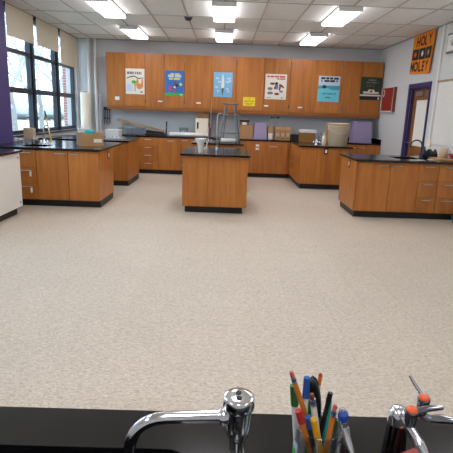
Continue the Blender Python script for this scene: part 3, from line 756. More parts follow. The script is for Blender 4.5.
B().lathe([(.011, 0), (.011, .012)], (.285, .612, CT), n=12).build('hose_end', 'red_rubber', t)
B().lathe([(.011, 0), (.011, .012)], (.352, .61, CT), n=12).build('hose_end', 'red_rubber', t)

# ------------------------------------------------------------------ posters and signs on the cabinets
PY = UY-.001
def sheet(name, label, cat, x0, x1, z0, z1, mat, y=PY, th=.002):
    t = thing(name, label, cat, ((x0+x1)/2, y, z0))
    B().box(x0, x1, y-th, y, z0, z1).build('sheet', mat, t)
    W, H_ = x1-x0, z1-z0
    def rect(n, m, a, b, c, e, lay=1):
        yy = y-th-.0008*lay
        return B().box(x0+a*W, x0+c*W, yy, yy+.0007, z0+b*H_, z0+e*H_).build(n, m, t)
    def poly(n, m, pts, lay=1):
        yy = y-th-.0008*lay
        return B().prism([(x0+u*W, yy, z0+v*H_) for u, v in pts], (0, .0007, 0)).build(n, m, t)
    def oval(n, m, cx, cz, rx, rz, lay=1, rot=0):
        return poly(n, m, [(cx+rx*math.cos(a)*math.cos(rot)-rz*math.sin(a)*math.sin(rot)*(H_/W if 0 else 1), cz+rx*math.cos(a)*math.sin(rot)+rz*math.sin(a)*math.cos(rot)) for a in [2*PI*k/18 for k in range(18)]], lay)
    def words(m, z, h, spans, lay=1):
        """a line of print too small to read: a row of word marks joined as one print"""
        yy = y-th-.0008*lay; b = B()
        for a, c in spans: b.box(x0+a*W, x0+c*W, yy, yy+.0007, z0+z*H_, z0+(z+h)*H_)
        return b.build('printed_line', m, t)
    return t, rect, poly, oval, words
_, rect, poly, oval, words = sheet('poster', 'white poster of a sloth hanging from a branch', 'poster', -2.262, -1.834, 1.775, 2.33, 'poster_white')
words('ink_grey', .78, .10, [(.08, .2), (.22, .33), (.35, .44), (.5, .57), (.6, .68), (.7, .78), (.8, .84)])
poly('printed_branch', 'ink_black', [(.05, .60), (.25, .66), (.45, .69), (.68, .60), (.95, .64), (.95, .66), (.68, .64), (.45, .73), (.25, .70), (.05, .63)])
oval('printed_leaves', 'ink_green', .44, .48, .13, .07, 1)
poly('printed_sloth', 'ink_orange', [(.58, .60), (.66, .60), (.70, .42), (.82, .42), (.84, .60), (.92, .60), (.93, .30), (.8, .2), (.62, .22), (.55, .35)])
poly('printed_arm', 'ink_orange', [(.44, .42), (.55, .42), (.52, .26), (.48, .26)]); rect('printed_stem', 'ink_black', .48, .12, .51, .26)
rect('printed_wash', 'ink_paleblue', .05, .12, .36, .40)
oval('printed_mark', 'ink_grey', .84, .09, .07, .035)
_, rect, poly, oval, words = sheet('poster', 'blue poster with leaping figure above green grass', 'poster', -1.367, -.935, 1.765, 2.318, 'poster_blue')
poly('printed_grass', 'ink_green', [(0, 0), (1, 0), (1, .10), (.75, .13), (.5, .12), (.25, .14), (0, .10)])
words('ink_yellow', .84, .06, [(.28, .48), (.52, .76)]); words('ink_paleblue', .74, .10, [(.15, .45), (.5, .84)]); words('ink_yellow', .64, .08, [(.2, .4), (.45, .78)])
poly('printed_figure', 'ink_black', [(.36, .30), (.48, .40), (.60, .46), (.74, .47), (.70, .42), (.58, .36), (.5, .26)], 2)
oval('printed_head', 'ink_brown', .54, .50, .07, .06, 2); poly('printed_cape', 'ink_pink', [(.10, .36), (.2, .28), (.22, .16), (.3, .22), (.4, .30), (.3, .40)], 1)
oval('printed_shirt', 'poster_white', .5, .35, .06, .05, 3); oval('printed_ball', 'ink_yellow', .82, .47, .08, .06, 2)
poly('printed_leg', 'ink_pink', [(.44, .26), (.52, .26), (.52, .14), (.46, .14)], 2); rect('printed_mark', 'poster_white', .78, .04, .94, .08, 2)
_, rect, poly, oval, words = sheet('poster', 'pale blue poster with a white tower diagram', 'poster', -.262, .161, 1.782, 2.322, 'poster_skyblue')
poly('printed_tower', 'poster_white', [(.40, .36), (.56, .36), (.55, .68), (.50, .92), (.46, .92), (.42, .68)])
poly('printed_base', 'ink_olive', [(.42, .36), (.56, .36), (.52, .2), (.50, .08), (.46, .08), (.44, .2)], 2)
for z, sp in ((.72, [(.1, .26), (.7, .9)]), (.58, [(.22, .38), (.64, .82)]), (.62, [(.8, .93)]), (.36, [(.08, .24)]), (.3, [(.66, .8)]), (.2, [(.18, .3), (.72, .86)])): words('ink_paleblue', z, .07, sp)
_, rect, poly, oval, words = sheet('safety_sign', 'small yellow sign below the cabinet posters', 'sign', .419, .692, 1.605, 1.80, 'yellow_paper')
words('ink_mustard', .72, .14, [(.46, .56)]); words('ink_mustard', .48, .14, [(.12, .4), (.44, .62), (.66, .9)]); words('ink_mustard', .25, .1, [(.15, .5), (.55, .88)]); words('ink_mustard', .1, .08, [(.25, .75)])
_, rect, poly, oval, words = sheet('poster', 'white poster with red title and cartoon collage', 'poster', .905, 1.392, 1.772, 2.325, 'poster_white')
words('ink_red', .87, .06, [(.08, .2), (.23, .4), (.43, .62), (.65, .92)]); words('ink_red', .79, .05, [(.55, .65), (.68, .92)])
oval('printed_head', 'ink_black', .53, .63, .07, .06, 2); poly('printed_body', 'ink_mid_blue', [(.42, .40), (.60, .40), (.62, .58), (.46, .58)], 2)
oval('printed_shape', 'ink_brown', .34, .62, .12, .05); poly('printed_shape', 'ink_brown', [(.66, .62), (.76, .60), (.90, .50), (.88, .45), (.74, .50), (.72, .36), (.64, .36)])
oval('printed_shape', 'ink_grey', .24, .42, .12, .06); oval('printed_shape', 'ink_grey', .25, .25, .14, .06); oval('printed_shape', 'ink_brown', .56, .22, .12, .05); oval('printed_shape', 'ink_red', .46, .46, .05, .05, 3); oval('printed_shape', 'ink_grey', .76, .32, .09, .04)
oval('printed_mark', 'ink_mid_blue', .82, .07, .06, .02); words('ink_grey', .06, .02, [(.1, .3)])
_, rect, poly, oval, words = sheet('poster', 'cyan and white poster with black title and sea', 'poster', 2.118, 2.606, 1.762, 2.325, 'poster_cyan')
rect('printed_sky', 'ink_paleblue', 0, .64, 1, 1, 1)
words('ink_black', .87, .08, [(.10, .3), (.34, .48), (.52, .66), (.7, .92)], 2); words('ink_black', .77, .08, [(.12, .17), (.26, .5), (.53, .76), (.82, .88)], 2)
poly('printed_wave', 'poster_cyan_dark', [(0, .60), (1, .64), (1, .48), (.7, .46), (.4, .54), (0, .5)], 2)
oval('printed_shape', 'ink_black', .28, .58, .10, .07, 3); words('poster_cyan_dark', .28, .07, [(.2, .38), (.42, .7), (.74, .84)], 2); words('ink_grey', .14, .06, [(.36, .6)], 2)
_, rect, poly, oval, words = sheet('poster', 'dark green poster with a white building', 'poster', 3.080, 3.560, 1.835, 2.335, 'poster_green')
rect('printed_strip', 'ink_black', 0, 0, 1, .15, 1); rect('printed_band', 'poster_white', 0, .17, 1, .24, 1)
poly('printed_building', 'poster_white', [(.14, .28), (.9, .28), (.88, .36), (.7, .36), (.66, .46), (.4, .46), (.36, .37), (.16, .37)], 1)
oval('printed_emblem', 'ink_brown', .53, .38, .06, .05, 2); words('ink_grey', .84, .06, [(.35, .72)]); words('ink_grey', .74, .05, [(.26, .44), (.48, .74), (.8, .84)]); words('ink_olive', .56, .12, [(.28, .36), (.4, .5), (.58, .66)])
rect('printed_mark', 'poster_white', .86, .03, .93, .13, 2)

# ------------------------------------------------------------------ banner on the right wall, words HOLY MOLEY
def banner():
    y0, y1, zb, zt = 9.57, 8.60, 2.24, 2.965
    t = thing('banner', 'orange cloth banner with cut out letters above the door', 'banner', (3.585, 9.08, zb))
    def wave(u, v): return 3.578-.014*(1+math.sin(u*7.5+.6))*(.25+.75*(1-v))
    def pt(u, v, off=0):
        yy = y0+(y1-y0)*u*(1-.06*(1-v)); zz = zb+.05*(1-u)*(1-v)+(zt-zb)*v
        return (wave(u, v)-off, yy, zz)
    n, m = 28, 16
    vs = [pt(i/n, j/m) for j in range(m+1) for i in range(n+1)]; k = len(vs); vs += [(x+.0015, y, z) for x, y, z in vs]
    fs = [(j*(n+1)+i, j*(n+1)+i+1, (j+1)*(n+1)+i+1, (j+1)*(n+1)+i) for j in range(m) for i in range(n)]
    fs += [tuple(q+k for q in reversed(f)) for f in fs]
    B().add(vs, fs, True).build('cloth', 'orange_cloth', t)
    def patch(name, mat, u0, u1, v0, v1, off, c=8):
        q = [pt(u0+(u1-u0)*i/c, v0+(v1-v0)*j/2, off) for j in range(3) for i in range(c+1)]
        return B().add(q, [(j*(c+1)+i, j*(c+1)+i+1, (j+1)*(c+1)+i+1, (j+1)*(c+1)+i) for j in range(2) for i in range(c)], True).build(name, mat, t)
    for u0, u1, mm, ty in ((.05, .34, 'orange_button', 0), (.355, .645, 'poster_white', 1), (.66, .95, 'ink_orange', 2)):
        pp = patch('dark_panel', 'banner_black', u0, u1, .36, .64, .002)
        uc = (u0+u1)/2
        star = []
        for a in range(12):
            rr = (.085 if a % 2 == 0 else .05); star.append((uc+rr*math.cos(a*PI/6)*.75, .5+rr*math.sin(a*PI/6)*1.0))
        q = [pt(u, v, .004) for u, v in star]
        B().prism(q, (-.001, 0, 0)).build('printed_molecule', mm, pp)
    def letter(ch, u, v, hgt, rot):
        cu = bpy.data.curves.new('letter', 'FONT'); cu.body = ch; cu.size = 1; cu.offset = .035; cu.resolution_u = 3
        ob = bpy.data.objects.new('letter', cu); COL.objects.link(ob)
        dg = bpy.context.evaluated_depsgraph_get(); me = bpy.data.meshes.new_from_object(ob.evaluated_get(dg)); bpy.data.objects.remove(ob)
        xs_ = [p.co.x for p in me.vertices]; ys_ = [p.co.y for p in me.vertices]
        cx, cy, H0 = (min(xs_)+max(xs_))/2, (min(ys_)+max(ys_))/2, max(ys_)-min(ys_)
        vs = []
        for p in me.vertices:
            a, b = (p.co.x-cx)/H0*hgt*.70, (p.co.y-cy)/H0*hgt
            a, b = a*math.cos(rot)-b*math.sin(rot), a*math.sin(rot)+b*math.cos(rot)
            vs.append(pt(u+a, v+b, .003))
        B().add(vs, [tuple(f.vertices) for f in me.polygons]).build('letter', 'ink_black', t); bpy.data.meshes.remove(me)
    for ch, u, rot in (('H', .26, -.05), ('O', .45, .04), ('L', .60, -.04), ('Y', .80, .1)): letter(ch, u, .815+.01*u, .25, rot)
    for ch, u, rot in (('M', .11, .03), ('O', .29, 0), ('L', .46, .03), ('E', .62, -.03), ('Y', .82, .05)): letter(ch, u, .18+.01*u, .26, rot)
banner()
t = thing('fire_extinguisher_cabinet', 'red boxed cabinet with white edges on the right wall', 'cabinet', (3.57, 10.68, 1.58))
B().box(3.548, 3.598, 10.28, 11.10, 1.59, 2.09).build('case', 'white_enamel', t, .006)
dd = B().box(3.536, 3.548, 10.34, 11.0, 1.605, 2.085).build('door', 'red_paint', t, .003)
B().box(3.534, 3.598, 10.262, 10.279, 1.58, 2.09).build('side_flange', 'ink_brown', t)
bb = B()
for k in range(9):
    a = -PI*.6+PI*1.2*k/8; bb.box(3.5335, 3.536, 10.90-.05*math.cos(a)-.014, 10.90-.05*math.cos(a)+.014, 1.98+.06*math.sin(a)-.014, 1.98+.06*math.sin(a)+.014)
bb.build('painted_mark', 'white_plastic', dd)
B().box(3.536, 3.598, 10.29, 11.09, 1.572, 1.59).build('bottom_lip', 'white_enamel', t)

# ------------------------------------------------------------------ things on the worktops
def carton(label, x0, x1, y0, y1, z0, z1, mat='cardboard', tape=True, name='cardboard_box', group=None):
    t = thing(name, label, 'box', ((x0+x1)/2, (y0+y1)/2, z0), group)
    B().box(x0, x1, y0, y1, z0, z1-.004).build('body', mat, t, .003, 1)
    xm = (x0+x1)/2
    B().box(x0, xm-.002, y0, y1, z1-.004, z1).build('flap', mat, t); B().box(xm+.002, x1, y0, y1, z1-.004, z1).build('flap', mat, t)
    if tape: B().box(xm-.02, xm+.02, y0-.001, y1, z1, z1+.001).build('tape', 'tan_ceramic', t)
    return t
# open box on the near left worktop
t = thing('cardboard_box', 'open cardboard box with white label on near left worktop', 'box', (-2.115, 7.60, CT))
t.rotation_euler.z = .52
bx = B(); x0, x1, y0, y1, z1 = -2.285, -1.945, 7.43, 7.77, CT+.19
bx.box(x0, x1, y0, y0+.006, CT, z1).box(x0, x1, y1-.006, y1, CT, z1).box(x0, x0+.006, y0+.006, y1-.006, CT, z1).box(x1-.006, x1, y0+.006, y1-.006, CT, z1).box(x0+.006, x1-.006, y0+.006, y1-.006, CT, CT+.006)
bx.build('body', 'cardboard', t)
B().prism([(x0+.008, y1, z1), (x1-.008, y1, z1), (x1-.008, y1+.06, z1-.02), (x0+.008, y1+.06, z1-.02)], (0, 0, -.004)).build('flap', 'cardboard', t)
B().prism([(x1, y0+.008, z1), (x1, y1-.008, z1), (x1+.012, y1-.008, z1+.035), (x1+.012, y0+.008, z1+.035)], (-.004, 0, 0)).build('flap', 'cardboard', t)
B().box(-2.10, -1.97, y0-.001, y0, CT+.055, CT+.11).build('label', 'paper', t)
def bottle(name, label, x, y, z, prof, mat, capmat, caph, capr, cat='bottle'):
    t = thing(name, label, cat, (x, y, z))
    B().lathe(prof, (x, y, z), n=18).build('body', mat, t)
    B().lathe([(capr, 0), (capr, caph*.8), (capr*.8, caph)], (x, y, z+prof[-1][1]), n=16).build('cap', capmat, t)
    return t
# teal-rimmed basket with wire handle in the box, white bins behind it
t = thing('plastic_pail', 'small teal rimmed white pail standing in cardboard box', 'pail', (-2.12, 7.61, CT+.007))
B().lathe([(.06, 0), (.065, .02), (.072, .17), (.072, .185)], (-2.12, 7.61, CT+.008), n=20).build('body', 'white_plastic', t)
B().lathe([(.076, 0), (.078, .02), (.076, .05), (.066, .055)], (-2.12, 7.61, CT+.185), n=20).build('rim', 'teal_plastic', t)
B().tube([(-2.12+.075*math.cos(a), 7.61, CT+.22+.11*math.sin(a)) for a in [PI*k/12 for k in range(13)]], .004, 6).build('handle', 'white_plastic', t)
t = thing('plastic_bin', 'white plastic bin on the far left worktop beside the cardboard box', 'bin', (-2.72, 9.3, CT))
B().lathe([(.10, 0), (.115, .17), (.122, .18), (.115, .18), (.10, .01), (.0001, .01)], (-2.72, 9.35, CT), n=20, closed=True).build('tub', 'white_plastic', t)
B().tube([(-2.72+.118*math.cos(a), 9.35, CT+.17+.08*math.sin(a)) for a in [PI*k/10 for k in range(11)]], .005, 6).build('handle', 'white_plastic', t)
def tub(name, label, x0, x1, y0, y1, z0, z1, mat, rim=.008, cat='tub', inset=.02):
    t = thing(name, label, cat, ((x0+x1)/2, (y0+y1)/2, z0)); k = inset; th = .004
    def ring(e, z): return [(x0+e, y0+e, z), (x1-e, y0+e, z), (x1-e, y1-e, z), (x0+e, y1-e, z)]
    b = B(); A_, B_, C_, D_ = ring(k, z0), ring(0, z1), ring(th, z1), ring(k+th, z0+th)
    b.add(A_+B_+C_+D_, [(3, 2, 1, 0)]+[(r*4+i, r*4+(i+1) % 4, (r+1)*4+(i+1) % 4, (r+1)*4+i) for r in range(3) for i in range(4)]+[(12, 13, 14, 15)])
    b.build('body', mat, t)
    r_ = B(); e = -rim
    O_, I_ = ring(e, z1-.006), ring(th, z1-.006); O2, I2 = ring(e, z1+.002), ring(th, z1+.002)
    r_.add(O_+I_+O2+I2, [(i, (i+1) % 4, 8+(i+1) % 4, 8+i) for i in range(4)]+[(8+i, 8+(i+1) % 4, 12+(i+1) % 4, 12+i) for i in range(4)]+[(4+i, 4+(i+1) % 4, 12+(i+1) % 4, 12+i) for i in range(4)]+[(i, (i+1) % 4, 4+(i+1) % 4, 4+i) for i in range(4)])
    r_.build('rim', mat, t)
    return t
tub('plastic_tub', 'white rectangular dish tub on the far left worktop', -2.37, -2.09, 9.6, 9.95, CT, CT+.16, 'white_plastic')
t = thing('dish_rack', 'low wire tray of glassware on the far left worktop', 'tray', (-2.1, 9.3, CT))
B().box(-2.36, -1.92, 9.25, 9.5, CT, CT+.012).build('tray', 'satin_steel', t, .004)
for k in range(6): B().tube([(-2.33+k*.075, 9.28, CT+.012), (-2.33+k*.075, 9.28, CT+.05), (-2.33+k*.075, 9.47, CT+.05), (-2.33+k*.075, 9.47, CT+.012)], .004, 6).build('wire', 'chrome', t)
# clear bin, paper cutter, lumber on the back worktop
tub('storage_bin', 'clear plastic storage bin on back worktop behind far left bench', -2.42, -1.83, 11.0, 11.35, CT, CT+.15, 'clear_plastic', cat='bin')
t = thing('lumber_strip', 'long tan wooden board leaning on the back wall above clear bin', 'board', (-2.0, 11.45, 1.1))
for dz in (0, .035):
    B().prism([(-2.52, 11.42, 1.225-dz), (-1.40, 11.42, .975-dz), (-1.40, 11.42, .945-dz), (-2.52, 11.42, 1.195-dz)], (0, .02, 0)).build('strip', 'lumber', t)
B().box(-1.50, -1.44, 11.425, 11.445, CT, .95).build('rest_block', 'lumber', t); B().box(-2.42, -2.38, 11.425, 11.445, CT, 1.15).build('rest_block', 'lumber', t)
t = thing('paper_cutter', 'black paper cutter with raised handle on the back worktop', 'paper cutter', (-1.55, 11.15, CT))
B().box(-1.80, -1.33, 10.98, 11.30, CT, CT+.05).build('base', 'black_plastic', t, .006)
B().prism([(-1.78, 11.0, CT+.05), (-1.36, 11.0, CT+.05), (-1.36, 11.0, CT+.09), (-1.6, 11.0, CT+.11), (-1.78, 11.0, CT+.13)], (0, .02, 0)).build('guard', 'black_plastic', t)
B().tube([(-1.325, 11.05, CT+.05), (-1.315, 11.06, CT+.2), (-1.312, 11.07, CT+.33)], [.018, .013, .017], 8).build('handle', 'black_plastic', t)
B().prism([(-1.345, 11.03, CT+.05), (-1.345, 11.28, CT+.05), (-1.335, 11.28, CT+.09), (-1.335, 11.04, CT+.14)], (-.004, 0, 0)).build('blade', 'satin_steel', t)
def paper_roll(label, p0, p1, r, mat='paper'):
    p0, p1 = Vector(p0), Vector(p1); t = thing('paper_roll', label, 'paper roll', tuple((p0+p1)/2-Vector((0, 0, r))))
    a = (p1-p0); L = a.length
    B().lathe([(r*.35, 0), (r, 0), (r, L), (r*.35, L), (r*.35, 0)], p0, a, 24, closed=True).build('paper', mat, t)
    B().lathe([(r*.25, -.004), (r*.34, -.004), (r*.34, L+.004), (r*.25, L+.004), (r*.25, -.004)], p0, a, 16, closed=True).build('core', 'cardboard', t)
paper_roll('long white paper roll lying on the back worktop', (-1.25, 11.1, CT+.047), (-.36, 11.1, CT+.047), .047)
tub('plastic_tub', 'small clear tub behind the long white paper roll', -1.05, -.84, 11.28, 11.5, CT, CT+.19, 'clear_plastic')
t = carton('cream file box with black mark on the back worktop', -.66, -.37, 11.22, 11.5, CT, 1.29, 'cream', False, 'file_box')
B().box(-.63, -.59, 11.2165, 11.2195, 1.05, 1.2).build('printed_mark', 'ink_black', t)
B().box(-.35+.0, -.30, 11.3, 11.5, CT, 1.18).build('spine', 'pen_red', t)
carton('brown box stacked on the cream file box', -.64, -.36, 11.24, 11.5, 1.2905, 1.44, 'cardboard_dark')
def ring_stand(label, x, y, h, arm=None):
    t = thing('ring_stand', label, 'lab stand', (x, y, CT))
    B().box(x-.06, x+.06, y-.09, y+.09, CT, CT+.012).build('base', 'black_plastic', t, .003)
    B().tube([(x, y, CT+.012), (x, y, CT+h)], .008, 8).build('rod', 'dark_chrome', t)
    if arm:
        B().tube([(x-arm, y, CT+h-.03), (x+arm*.7, y, CT+h-.03)], .01, 8).build('arm', 'black_plastic', t)
        for k in (-arm, arm*.7): B().lathe([(.016, -.02), (.018, 0), (.014, .03)], (x+k, y, CT+h-.03), n=10).build('knob', 'black_plastic', t)
ring_stand('thin steel ring stand in front of the cream file box', -.30, 11.08, .9)
# right half of the back worktop
t = carton('brown cardboard box on back worktop beside the lavender bin', .37, .675, 11.1, 11.4, CT, 1.165, 'cardboard')
t = thing('shoe_box', 'small black lidded box with white tag on brown cardboard box', 'box', (.47, 11.22, 1.1665))
B().box(.37, .58, 11.12, 11.38, 1.1665, 1.25).build('body', 'cardboard_dark', t, .003); B().box(.362, .588, 11.112, 11.388, 1.2505, 1.285).build('lid', 'black_plastic', t, .004)
B().box(.42, .52, 11.114, 11.1195, 1.18, 1.24).build('tag', 'paper', t)
def lav_bin(label, x0, x1, y0, y1, z0, z1):
    t = thing('storage_bin', label, 'bin', ((x0+x1)/2, (y0+y1)/2, z0), 'lavender bins on the back worktop'); k = .025
    def ring(e, z): return [(x0+e, y0+e, z), (x1-e, y0+e, z), (x1-e, y1-e, z), (x0+e, y1-e, z)]
    B().add(ring(0, z0+.02)+ring(k, z1), [(3, 2, 1, 0), (4, 5, 6, 7)]+[(i, (i+1) % 4, 4+(i+1) % 4, 4+i) for i in range(4)]).build('body', 'lavender', t, .012, 3)
    B().box(x0-.006, x1+.006, y0-.006, y1+.006, z0, z0+.022).build('rim', 'lavender', t, .004)
lav_bin('lavender plastic bin upside down beside brown cardboard box', .685, .995, 11.05, 11.35, CT, 1.235)
lav_bin('lavender plastic bin upside down in right back corner', 2.985, 3.42, 11.05, 11.42, CT, 1.35)
t = carton('small brown and white carton beside the lavender bin', 1.022, 1.135, 11.08, 11.3, CT, 1.165, 'cardboard', False); B().box(1.03, 1.127, 11.077, 11.0799, CT+.01, CT+.15).build('label', 'paper', t)
ring_stand('black lab stand with crossbar before the file boxes', 1.165, 10.98, .53, .09)
for k, s in enumerate(('left', 'middle', 'right')):
    x = 1.19+k*.12
    t = thing('magazine_file', 'brown cardboard magazine file, %s of the three by the black stand' % s, 'file box', (x+.05, 11.2, CT), 'magazine files on the back worktop')
    B().prism([(x, 11.1, CT), (x, 11.36, CT), (x, 11.36, 1.16), (x, 11.2, 1.16), (x, 11.1, 1.10)], (.112, 0, 0)).build('body', 'cardboard', t, .002, 1)
    B().box(x+.02, x+.09, 11.0985, 11.0999, CT+.08, CT+.16).build('label', 'tan_ceramic', t); B().lathe([(.012, 0), (.012, .001)], (x+.056, 11.0995, CT+.04), (0, -1, 0), 10).build('finger_hole', 'ink_black', t)
t = carton('low black box beside the magazine files', 1.56, 1.76, 11.0, 11.3, CT, 1.0, 'black_plastic', False, 'equipment_box')
t = thing('storage_box', 'amber storage box with white lid on far right peninsula', 'box', (1.89, 10.8, CT))
B().box(1.72, 2.05, 10.7, 11.0, CT+.001, 1.06).build('body', 'amber', t, .006); B().box(1.708, 2.062, 10.688, 11.012, 1.0605, 1.13).build('lid', 'white_plastic', t, .01, 3)
t = thing('gas_fixture', 'chrome gas fixture with blue valve on far right peninsula', 'gas valve', (1.91, 9.85, CT))
B().lathe([(.04, 0), (.04, .012), (.02, .02), (.02, .08), (.014, .1), (.0001, .11)], (1.91, 9.85, CT), n=14).build('column', 'chrome', t)
for s in (-1, 1):
    q = B().tube([(1.91, 9.85, CT+.06), (1.91+.06*s, 9.82, CT+.06), (1.91+.075*s, 9.80, CT+.03)], .011, 8).build('nozzle', 'chrome', t); B().lathe([(.015, 0), (.015, .02)], (1.91+.045*s, 9.83, CT+.07), n=10).build('index_button', 'blue_button', q)
bottle('glass_bottle', 'clear glass bottle behind the chrome gas fixture', 1.99, 10.15, CT, [(.04, 0), (.045, .01), (.045, .14), (.02, .19), (.018, .22)], 'clear_plastic', 'satin_steel', .02, .02)
bottle('glass_bottle', 'clear glass bottle between gas fixture and cream bottle', 2.08, 10.3, CT, [(.035, 0), (.04, .01), (.04, .15), (.018, .2), (.016, .24)], 'clear_plastic', 'satin_steel', .02, .018)
bottle('squeeze_bottle', 'cream squeeze bottle beside the tan bucket', 2.075, 9.9, CT, [(.04, 0), (.045, .01), (.045, .13), (.03, .17), (.016, .19), (.016, .2)], 'cream', 'white_plastic', .06, .012)
t = thing('wooden_block', 'orange wooden wall block with white knob behind the tan bucket', 'holder', (2.4, 10.85, CT))
B().box(2.31, 2.47, 10.84, 10.90, CT+.001, 1.30).build('board', 'cutting_board', t, .006)
B().lathe([(.05, 0), (.05, .02), (.035, .03)], (2.39, 10.8399, 1.17), (0, -1, 0), 16).build('knob', 'white_plastic', t); B().box(2.35, 2.41, 10.832, 10.8399, 1.06, 1.11).build('patch', 'ink_red', t)
t = thing('bucket', 'large tan plastic bucket on far right peninsula', 'bucket', (2.44, 9.85, CT))
B().lathe([(.185, 0), (.19, .005), (.215, .42), (.222, .425), (.222, .45), (.21, .45), (.18, .012), (.0001, .012)], (2.34, 9.80, CT), n=32, closed=True).build('tub', 'bucket_tan', t)
B().lathe([(.223, .0), (.226, .004), (.226, .018), (.223, .022)], (2.34, 9.80, CT+.375), n=32, closed=True).build('rim_band', 'bucket_tan', t)
B().tube([(2.34+.226*math.cos(a), 9.80-.226*abs(math.sin(a))*.98-.002, CT+.40-.15*math.sin(a)) for a in [PI*k/16 for k in range(17)]], .004, 6).build('handle', 'white_plastic', t)

# centre island things
t = gooseneck('tall chrome gooseneck faucet on the centre island', -.10, 7.45, .15, .56, .09, .011, 'dark_chrome')
t = thing('white_pitcher', 'white tapered pitcher at the front of the centre island', 'pitcher', (-.33, 6.98, CT))
B().lathe([(.03, 0), (.033, .004), (.038, .07), (.05, .14), (.076, .19), (.082, .205), (.074, .20), (.046, .14), (.03, .06), (.0001, .01)], (-.333, 6.98, CT), n=20, closed=True).build('body', 'white_plastic', t)
B().tube([(-.255, 6.98, CT+.165), (-.235, 6.98, CT+.14), (-.25, 6.98, CT+.08), (-.285, 6.98, CT+.05)], .007, 8).build('handle', 'white_plastic', t)
# stool on the far island
t = thing('lab_stool', 'grey metal lab stool standing on the farther island', 'stool', (.12, 9.55, CT))
zt_ = 1.63
B().lathe([(.15, 0), (.16, .004), (.16, .022), (.15, .028), (.0001, .03)], (.12, 9.55, zt_-.03), n=28).build('seat', 'stool_metal', t)
for a in (.6, .6+PI/2, .6+PI, .6+1.5*PI):
    B().tube([(.12+.12*math.cos(a), 9.55+.12*math.sin(a), zt_-.03), (.12+.235*math.cos(a), 9.55+.235*math.sin(a), CT+.012)], .0125, 8).build('leg', 'stool_metal', t)
    B().lathe([(.016, 0), (.016, .02)], (.12+.236*math.cos(a), 9.55+.236*math.sin(a), CT), n=10).build('rubber_foot', 'black_plastic', t)
for zz in (1.05, 1.40):
    f_ = (zt_-.03-zz)/(zt_-.03-CT); rr = .12+.115*f_
    B().tube([(.12+rr*math.cos(k*PI/12), 9.55+rr*math.sin(k*PI/12), zz) for k in range(25)], .008, 8, caps=False).build('foot_ring', 'stool_metal', t)
paper_roll('short white paper roll under the metal stool', (-.06, 9.50, CT+.042), (.27, 9.52, CT+.042), .042)
gooseneck('small chrome faucet on the farther island beside the stool', -.30, 9.55, 1.2, .28, .1, .01, 'dark_chrome')

# near right worktop things
gooseneck('black gooseneck faucet on the near right worktop', 3.09, 7.42, PI-.1, .27, .17, .011, 'navy_plastic', True)
def lump_bottle(label, x, y, mat, h, r): return bottle('soap_dispenser', label, x, y, CT, [(r*.9, 0), (r, .01), (r, h*.7), (r*.5, h*.9), (r*.35, h)], mat, 'black_plastic', .03, r*.4, 'dispenser')
lump_bottle('dark blue soap dispenser beside the black gooseneck faucet', 3.17, 7.52, 'navy_plastic', .14, .05)
t = thing('tape_dispenser', 'black box shaped dispenser between faucet and tan cup', 'dispenser', (3.30, 7.5, CT))
B().prism([(3.235, 7.42, CT), (3.235, 7.56, CT), (3.235, 7.56, CT+.13), (3.235, 7.5, CT+.135), (3.235, 7.42, CT+.07)], (.12, 0, 0)).build('body', 'black_plastic', t, .005)
B().lathe([(.035, 0), (.035, .03)], (3.28, 7.50, CT+.10), (1, 0, 0), 16).build('tape_roll', 'cream', t)
t = thing('cutting_board', 'wooden board under tan cup at right edge', 'board', (3.38, 7.2, CT))
B().box(3.20, 3.58, 7.02, 7.40, CT, CT+.022).build('board', 'cutting_board', t, .006); B().box(3.16, 3.20, 7.16, 7.26, CT, CT+.02).build('grip', 'cutting_board', t, .006)
t = thing('mug', 'tan cup on the wooden board at right edge', 'cup', (3.37, 7.3, CT+.0225))
B().lathe([(.06, 0), (.065, .005), (.07, .15), (.066, .15), (.058, .01), (.0001, .01)], (3.385, 7.30, CT+.0225), n=20, closed=True).build('body', 'tan_ceramic', t)
B().tube(arc((3.455, 7.30, CT+.1), .035, -PI/2, PI/2, 8, 'xz'), .007, 8).build('handle', 'tan_ceramic', t)
t = thing('bowl', 'dark red bowl on the wooden board at right edge', 'bowl', (3.47, 7.13, CT+.0225))
B().lathe([(.04, 0), (.045, .004), (.085, .06), (.09, .075), (.085, .075), (.04, .012), (.0001, .01)], (3.475, 7.13, CT+.0225), n=24, closed=True).build('body', 'red_ceramic', t); B().lathe([(.045, 0), (.045, .004)], (3.475, 7.13, CT+.0226), n=20).build('foot', 'red_ceramic', t)
for k, (x, y, lb_) in enumerate(((2.93, 6.99, 'white paper slip left of the black faucet'), (3.13, 7.10, 'white paper slip right of the black faucet'))):
    t = thing('paper_slip', lb_, 'paper', (x, y, CT)); B().prism([(x-.05, y-.05, CT+.0005), (x+.05, y-.04, CT+.0005), (x+.045, y+.05, CT+.0005), (x-.05, y+.045, CT+.0005)], (0, 0, .003)).build('sheet', 'paper', t)
tub('floor_tub', 'low dull teal tub on the floor at right edge', 3.36, 3.58, 6.50, 6.72, .001, .10, 'dull_teal')

